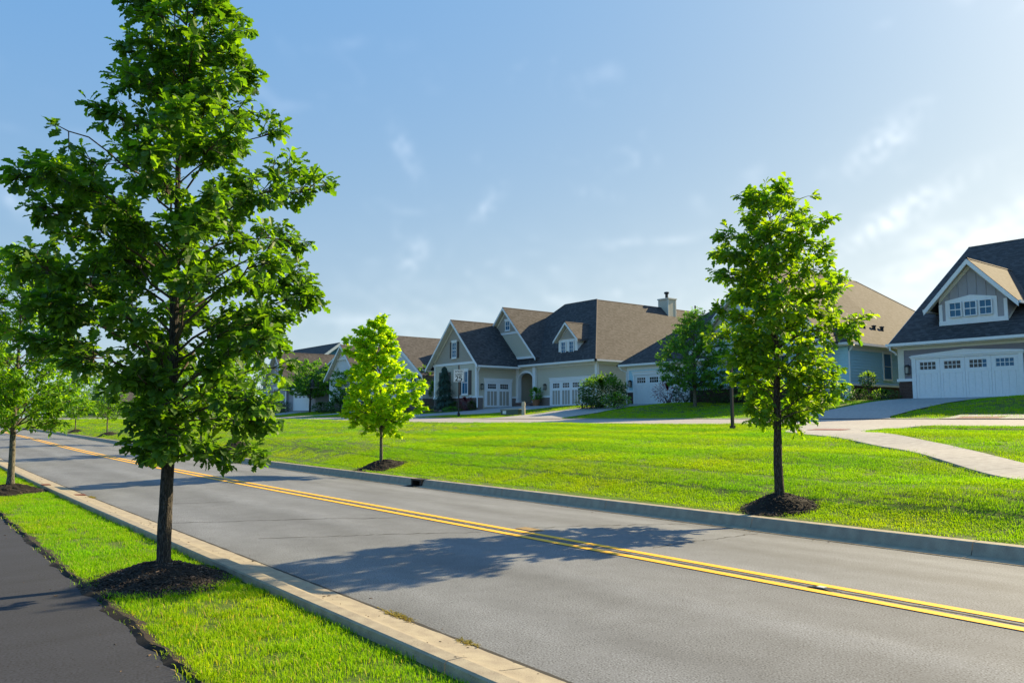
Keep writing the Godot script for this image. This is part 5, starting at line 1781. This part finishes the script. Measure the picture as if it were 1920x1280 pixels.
func build_objects() -> void:
	# speed limit sign
	var at := G(-48.9, 33.0)
	var o := thing("speed_limit_sign", "white speed limit 25 sign on a dark finial post in front of the tan house", "road sign", at)
	o.rotation_degrees.y = 48.0
	var mb := MB.new()
	mb.tube([Vector3(0, -0.2, -0.06), Vector3(0, 3.62, -0.06)], [0.05, 0.05], 12, true)
	mb.tube([Vector3(0, 0, -0.06), Vector3(0, 0.25, -0.06), Vector3(0, 0.32, -0.06)], [0.1, 0.1, 0.055], 12, true)
	part("post", mb, M.metal_dark, o)
	mb = MB.new()
	mb.tube([Vector3(0, 3.6, -0.06), Vector3(0, 3.64, -0.06), Vector3(0, 3.66, -0.06), Vector3(0, 3.74, -0.06), Vector3(0, 3.84, -0.06)], [0.075, 0.075, 0.04, 0.065, 0.01], 12, true)
	part("finial", mb, M.metal_dark, o)
	mb = MB.new()
	mb.box(Vector3(-0.39, 2.56, -0.005), Vector3(0.39, 3.48, 0.005))
	var pl := part("plate", mb, M.sign_white, o)
	mb = MB.new()
	for q in [[-0.37, 0.37, 2.58, 2.595], [-0.37, 0.37, 3.445, 3.46], [-0.37, -0.355, 2.595, 3.445], [0.355, 0.37, 2.595, 3.445]]:
		mb.box(Vector3(q[0], q[2], 0.004), Vector3(q[1], q[3], 0.008))
	part("border", mb, M.ink, pl)
	for q in [["SPEED", 3.31, 0.2], ["LIMIT", 3.10, 0.21], ["25", 2.80, 0.52]]:
		var t := put("lettering", letters(q[0], q[2], M.ink), pl)
		t.position = Vector3(0, q[1], 0.008)
	# posts
	for q in [[-17.45, 23.3, 2.25, 0.045, "dark square post by the street, its top lost in the oak's leaves"], [-74.3, 29.0, 2.6, 0.06, "dark post beside the street, right of the near oak's crown"], [-40.9, 12.0, 1.6, 0.035, "thin dark post in the lawn just right of the near oak trunk"]]:
		var b := G(q[0], q[1])
		var p := thing("street_post", q[4], "post", b)
		mb = MB.new()
		mb.box(Vector3(-q[3], -0.2, -q[3]), Vector3(q[3], q[2], q[3]))
		part("post", mb, M.metal_dark, p)
		mb = MB.new()
		mb.box(Vector3(-q[3] * 1.5, q[2], -q[3] * 1.5), Vector3(q[3] * 1.5, q[2] + 0.03, q[3] * 1.5))
		mb.prism([Vector3(-q[3], q[2] + 0.03, q[3]), Vector3(q[3], q[2] + 0.03, q[3]), Vector3(0, q[2] + 0.12, 0)], Vector3(0, 0, -q[3]))
		part("cap", mb, M.metal_dark, p)
		mb = MB.new()
		mb.box(Vector3(-q[3] * 1.6, 0.0, -q[3] * 1.6), Vector3(q[3] * 1.6, 0.12, q[3] * 1.6))
		part("base", mb, M.metal_dark, p)
	# utility boxes
	var b := G(-44.9, 34.9)
	o = thing("utility_box", "low green utility box with a white notice on the strip of grass between two driveways", "utility box", b)
	mb = MB.new()
	mb.box(Vector3(-1.0, -0.1, -0.3), Vector3(1.0, 0.34, 0.3))
	part("cabinet", mb, M.box_green, o)
	mb = MB.new()
	mb.prism([Vector3(-1.04, 0.34, 0.34), Vector3(1.04, 0.34, 0.34), Vector3(1.04, 0.4, 0.3), Vector3(1.0, 0.44, 0.0), Vector3(-1.0, 0.44, 0.0), Vector3(-1.04, 0.4, 0.3)], Vector3(0, 0, -0.64))
	part("lid", mb, M.box_green, o)
	mb = MB.new()
	mb.box(Vector3(-0.75, 0.08, 0.3), Vector3(-0.35, 0.3, 0.306))
	part("notice", mb, M.sign_white, o)
	b = G(-43.4, 34.7)
	o = thing("cable_pedestal", "beige cable pedestal standing beside the green utility box", "utility post", b)
	mb = MB.new()
	mb.tube([Vector3(0, -0.1, 0), Vector3(0, 0.62, 0), Vector3(0, 0.66, 0)], [0.13, 0.12, 0.13], 14, true)
	part("body", mb, M.beige, o)
	mb = MB.new()
	mb.tube([Vector3(0, 0.66, 0), Vector3(0, 0.86, 0), Vector3(0, 0.93, 0), Vector3(0, 0.95, 0)], [0.14, 0.13, 0.09, 0.01], 14, true)
	part("cap", mb, M.beige, o)
	# porch: bench, cushion, planter
	O = Vector3.ZERO
	b = Vector3(-54.1, 2.985, -44.55)
	o = thing("porch_bench", "dark bench in the arched porch of the tan house", "bench", b)
	mb = MB.new()
	mb.box(Vector3(-0.3, 0.4, -0.25), Vector3(0.62, 0.46, 0.25))
	part("seat", mb, M.wood_dark, o)
	mb = MB.new()
	mb.box(Vector3(-0.3, 0.46, -0.27), Vector3(0.62, 0.95, -0.22))
	part("backrest", mb, M.wood_dark, o)
	for q in [[-0.28, -0.24], [0.55, -0.24], [-0.28, 0.18], [0.55, 0.18]]:
		mb = MB.new()
		mb.box(Vector3(q[0], 0, q[1]), Vector3(q[0] + 0.06, 0.4, q[1] + 0.06))
		part("leg", mb, M.wood_dark, o)
	mb = MB.new()
	var cu := []
	for i in 5:
		cu.append(Vector3((i - 2) * 0.13, 0, 0))
	mb.tube(cu, [0.05, 0.2, 0.23, 0.2, 0.05], 8, true)
	var cush := put("cushion", mb.mesh(M.cushion))
	cush.position = b + Vector3(0.25, 0.66, -0.08)
	cush.scale = Vector3(1, 1, 0.5)
	cush.rotation_degrees.x = -15
	tag(cush, "pale grey cushion on the porch bench", "cushion")
	b = G(-51.6, 42.6)
	o = thing("planter", "terracotta pot right of the porch steps of the tan house", "flower pot", b)
	mb = MB.new()
	mb.tube([Vector3(0, 0, 0), Vector3(0, 0.5, 0)], [0.22, 0.34], 16, true)
	part("pot", mb, M.terracotta, o)
	mb = MB.new()
	mb.tube([Vector3(0, 0.48, 0), Vector3(0, 0.56, 0)], [0.37, 0.37], 16, true)
	part("rim", mb, M.terracotta, o)
	shrub("potted_plant", "tall leafy plant growing in the terracotta pot", "plant", b + Vector3(0, 0.5, 0), 0.4, 0.5, 500, 0.3, "long", M.green, 371)
	# storm drain in the far kerb
	at = Vector3(-16.75, 0, -10.11)
	o = thing("storm_drain", "dark cast storm drain inlet set in the far kerb below the maple", "storm drain", at)
	mb = MB.new()
	mb.box(Vector3(-0.225, 0.13, 0.03), Vector3(0.225, 0.165, -0.24))
	mb.box(Vector3(-0.225, 0.0, 0.025), Vector3(-0.17, 0.13, -0.2))
	mb.box(Vector3(0.17, 0.0, 0.025), Vector3(0.225, 0.13, -0.2))
	part("frame", mb, M.wood_dark, o)
	mb = MB.new()
	mb.box(Vector3(-0.17, -0.02, -0.19), Vector3(0.17, 0.13, -0.22))
	mb.box(Vector3(-0.225, -0.02, 0.23), Vector3(0.225, 0.004, -0.2))
	part("opening", mb, M.inside, o)
	mb = MB.new()
	for i in 4:
		mb.box(Vector3(-0.13 + i * 0.085, 0.004, 0.2), Vector3(-0.11 + i * 0.085, 0.02, 0.0))
	part("grate_bar", mb, M.metal_dark, o)
	# lane reflector between the yellow lines
	o = thing("lane_reflector", "small snow-proof lane reflector in a worn slot between the yellow lines", "reflector", Vector3(-4.1, 0.086, -6.70))
	mb = MB.new()
	mb.hexa([Vector3(-0.12, 0, 0.05), Vector3(0.12, 0, 0.05), Vector3(0.12, 0, -0.05), Vector3(-0.12, 0, -0.05), Vector3(-0.05, 0.012, 0.04), Vector3(0.05, 0.012, 0.04), Vector3(0.05, 0.012, -0.04), Vector3(-0.05, 0.012, -0.04)])
	part("casting", mb, M.metal_dark, o)
	mb = MB.new()
	mb.box(Vector3(-0.035, 0.012, -0.03), Vector3(0.035, 0.018, 0.03))
	part("lens", mb, M.reflector, o)
	for q in [[-18.95, 3.25, 0.14, 0.1, "rust-red square marker in the gutter of the near kerb"], [-20.3, 2.8, 0.16, 0.08, "rust-red marker on top of the near kerb"]]:
		mb = MB.new()
		var e: float = 0.012 if q[1] > 3.0 else 0.158
		mb.box(Vector3(-q[2], 0, -q[3]), Vector3(q[2], 0.012, q[3]))
		var rm := put("kerb_marker", mb.mesh(M.rust))
		rm.position = Vector3(q[0], e, -(q[1] + bend(q[0])))
		tag(rm, q[4], "kerb marker")
	weed(-5.85, 3.37, 0.0, "longest dry yellowish weed in the gutter joint, beside the tree shadow", 260, 0.12, 5)
	weed(-4.85, 3.37, 0.0, "short dry weed in the gutter joint nearest the viewer", 90, 0.06, 6)
	weed(-18.3, 3.37, 0.0, "dry weed beside the rust-red gutter marker", 220, 0.12, 7)
	weed(-12.9, 3.37, 0.0, "tiny weed in the gutter joint left of the near oak trunk", 60, 0.05, 8)
	# grit and bits of leaf in the gutters
	var gr := RandomNumberGenerator.new()
	gr.seed = 515
	var bit := MB.new()
	bit.hexa([Vector3(-0.5, 0, -0.4), Vector3(0.5, 0, -0.3), Vector3(0.4, 0, 0.4), Vector3(-0.4, 0, 0.3), Vector3(-0.3, 0.5, -0.2), Vector3(0.3, 0.4, -0.2), Vector3(0.2, 0.5, 0.2), Vector3(-0.3, 0.4, 0.2)])
	var lm := MultiMesh.new()
	lm.transform_format = MultiMesh.TRANSFORM_3D
	lm.use_colors = true
	lm.mesh = bit.mesh(M.chip)
	lm.instance_count = 520
	for i in 520:
		var x := gr.randf_range(-1.0, -26.0)
		var n := 3.1 + gr.randf() * gr.randf() * 0.5
		var e := 0.012
		if i % 4 == 1:
			n = gr.randf_range(2.8, 3.1); e = lin(n, [2.735, 2.84, 2.88, 2.92, 2.97, 3.02, 3.08, 3.16, 3.36], [0.155, 0.156, 0.148, 0.125, 0.085, 0.05, 0.03, 0.02, 0.002])
		elif i % 4 == 2:
			n = 9.87 - gr.randf() * gr.randf() * 0.6; e = 0.02
		elif i % 4 == 3:
			n = 1.48 - gr.randf() * gr.randf() * 0.5; e = 0.058
		elif n > 3.36:
			e = -0.012 + (n - 3.37) * 0.041
		else:
			e = 0.004 + (3.36 - n) * 0.09
		var sz := gr.randf_range(0.006, 0.022) if i % 9 else 0.035
		lm.set_instance_transform(i, Transform3D(Basis(Vector3.UP, gr.randf() * TAU).scaled_local(Vector3(sz, sz * 0.3, sz * 0.6)), Vector3(x, e + lift(x), -(n + bend(x)))))
		var q := gr.randf_range(0.5, 3.0)
		lm.set_instance_color(i, Color(q * 1.1, q, q * 0.7))
	var lo := MultiMeshInstance3D.new()
	lo.multimesh = lm
	lo.name = "gutter_grit"
	add_child(lo)
	tag(lo, "grit and leaf crumbs in the gutters and along the path edge", "", "", "stuff")
	# dark pot at the far left
	o = thing("litter_bin", "dark round bin beside the road at the far left edge", "bin", G(-121.0, 11.6))
	mb = MB.new()
	mb.tube([Vector3(0, 0, 0), Vector3(0, 0.5, 0), Vector3(0, 1.0, 0)], [0.4, 0.5, 0.45], 12, true)
	part("body", mb, M.metal_dark, o)
	mb = MB.new()
	mb.tube([Vector3(0, 1.0, 0), Vector3(0, 1.08, 0), Vector3(0, 1.2, 0)], [0.52, 0.52, 0.1], 12, true)
	part("lid", mb, M.metal_dark, o)

# ---------------------------------------------------------------- grass
func tuft(seed_: int, blades: int, spread: float, high: float, wide: float, segs: int) -> Mesh:
	var r := RandomNumberGenerator.new()
	r.seed = seed_
	var mb := MB.new()
	for i in blades:
		var a := r.randf() * TAU
		var lean := r.randf_range(0.15, 0.95)
		var h := high * r.randf_range(0.45, 1.15)
		var base := Vector3(r.randfn(0, spread), -0.008, r.randfn(0, spread))
		var d := Vector3(cos(a), 0, sin(a))
		var s := Vector3(-sin(a), 0, cos(a)).rotated(Vector3.UP, r.randf_range(-0.6, 0.6)) * wide * r.randf_range(0.6, 1.2)
		var mid := base + Vector3(0, h * 0.6, 0) + d * h * lean * 0.25
		var tip := base + Vector3(0, h * (1.0 - 0.25 * lean), 0) + d * h * lean * 0.75
		mb.tri(base - s, base + s, mid + s * 0.8)
		mb.tri(base - s, mid + s * 0.8, mid - s * 0.8)
		mb.tri(mid - s * 0.8, mid + s * 0.8, tip)
		var g := r.randf()
		var col := Color(0.22, 0.46, 0.008).lerp(Color(0.42, 0.60, 0.008), g)
		if r.randf() < 0.03: col = Color(0.6, 0.5, 0.14)
		if r.randf() < 0.07: col = Color(0.14, 0.3, 0.012)
		mb.fill(col)
	return mb.mesh(M.grass)

func grass(label: String, mesh_: Mesh, spots: Array) -> void:
	var mm := MultiMesh.new()
	mm.transform_format = MultiMesh.TRANSFORM_3D
	mm.use_colors = true
	mm.mesh = mesh_
	mm.instance_count = spots.size()
	for i in spots.size():
		mm.set_instance_transform(i, spots[i][0])
		mm.set_instance_color(i, spots[i][1])
	var o := MultiMeshInstance3D.new()
	o.multimesh = mm
	o.name = numbered("grass")
	add_child(o)
	tag(o, label, "", "", "stuff")

func scatter(out: Array, x0: float, x1: float, n0: float, n1: float, per_m2: float, size: float, r: RandomNumberGenerator, tone: FastNoiseLite, stripes := false) -> void:
	var k := int(absf(x1 - x0) * (n1 - n0) * per_m2)
	for i in k:
		var x := r.randf_range(x1, x0)
		var n := r.randf_range(n0, n1)
		if on_paving(x, n, 0.03):
			continue
		var skip := false
		for b in beds:
			if absf(b.x - x) < 1.0 and Vector2(b.x, b.y).distance_to(Vector2(x, n)) < b.z * r.randf_range(0.9, 1.05):
				skip = true
		if skip:
			continue
		var t := tone.get_noise_2d(x, n)
		var t2 := tone.get_noise_2d(x * 6.0 + 50.0, n * 6.0)
		var s := size * (1.0 + 0.16 * t2) * r.randf_range(0.88, 1.12)
		var tilt := 0.0
		var w := 1.0
		if stripes:
			var ph := fposmod((n + 0.03 * x + 0.15 * tone.get_noise_2d(x * 0.3, 3.0)) / 1.25, 2.0)
			tilt = 0.34 if ph < 1.0 else -0.34
			if fposmod(ph, 1.0) < 0.16:
				s *= 0.5
				w = 0.62
			else:
				w = 1.06 if ph < 1.0 else 0.94
		var bs := Basis(Vector3.RIGHT, tilt) * Basis(Vector3.UP, r.randf() * TAU)
		var c := Color(1.0 + 0.35 * t + 0.12 * t2, 1.0 + 0.12 * t2, 1.0)
		var dry := smoothstep(0.25, 0.6, t + 0.4 * t2)
		c = c.lerp(Color(1.4, 1.1, 1.5), dry * 0.35)
		c = Color(c.r * w, c.g * (0.5 + 0.5 * w), c.b)
		out.append([Transform3D(bs.scaled(Vector3.ONE * s), G(x, n)), c])

func build_grass() -> void:
	var r := RandomNumberGenerator.new()
	r.seed = 99
	var tone := noise(88, 0.22, 3)
	var spots := []
	scatter(spots, -2.0, -10.0, 1.56, 2.69, 150.0, 1.0, r, tone)
	scatter(spots, -10.0, -24.0, 1.56, 2.69, 90.0, 1.0, r, tone)
	scatter(spots, -24.0, -60.0, 1.56, 2.69, 40.0, 1.1, r, tone)
	grass("short bright grass of the near verge between path and kerb", tuft(1, 44, 0.05, 0.058, 0.003, 2), spots)
	spots = []
	scatter(spots, 0.0, -24.0, 10.4, 16.0, 120.0, 1.0, r, tone, true)
	scatter(spots, -4.0, -30.0, 16.0, 25.9, 70.0, 1.1, r, tone, true)
	scatter(spots, -24.0, -60.0, 10.4, 16.0, 26.0, 1.2, r, tone, true)
	scatter(spots, -30.0, -75.0, 16.0, 25.9, 14.0, 1.4, r, tone, true)
	scatter(spots, -60.0, -130.0, 10.4, 25.0, 5.0, 2.0, r, tone, true)
	grass("mown grass of the wide sunlit lawn beyond the road", tuft(2, 50, 0.085, 0.043, 0.0042, 2), spots)
	spots = []
	scatter(spots, -6.0, -66.0, 31.75, 41.5, 14.0, 1.1, r, tone)
	scatter(spots, -66.0, -110.0, 31.75, 39.5, 6.0, 1.5, r, tone)
	grass("grass of the shaded front lawns before the houses", tuft(3, 30, 0.09, 0.085, 0.005, 2), spots)
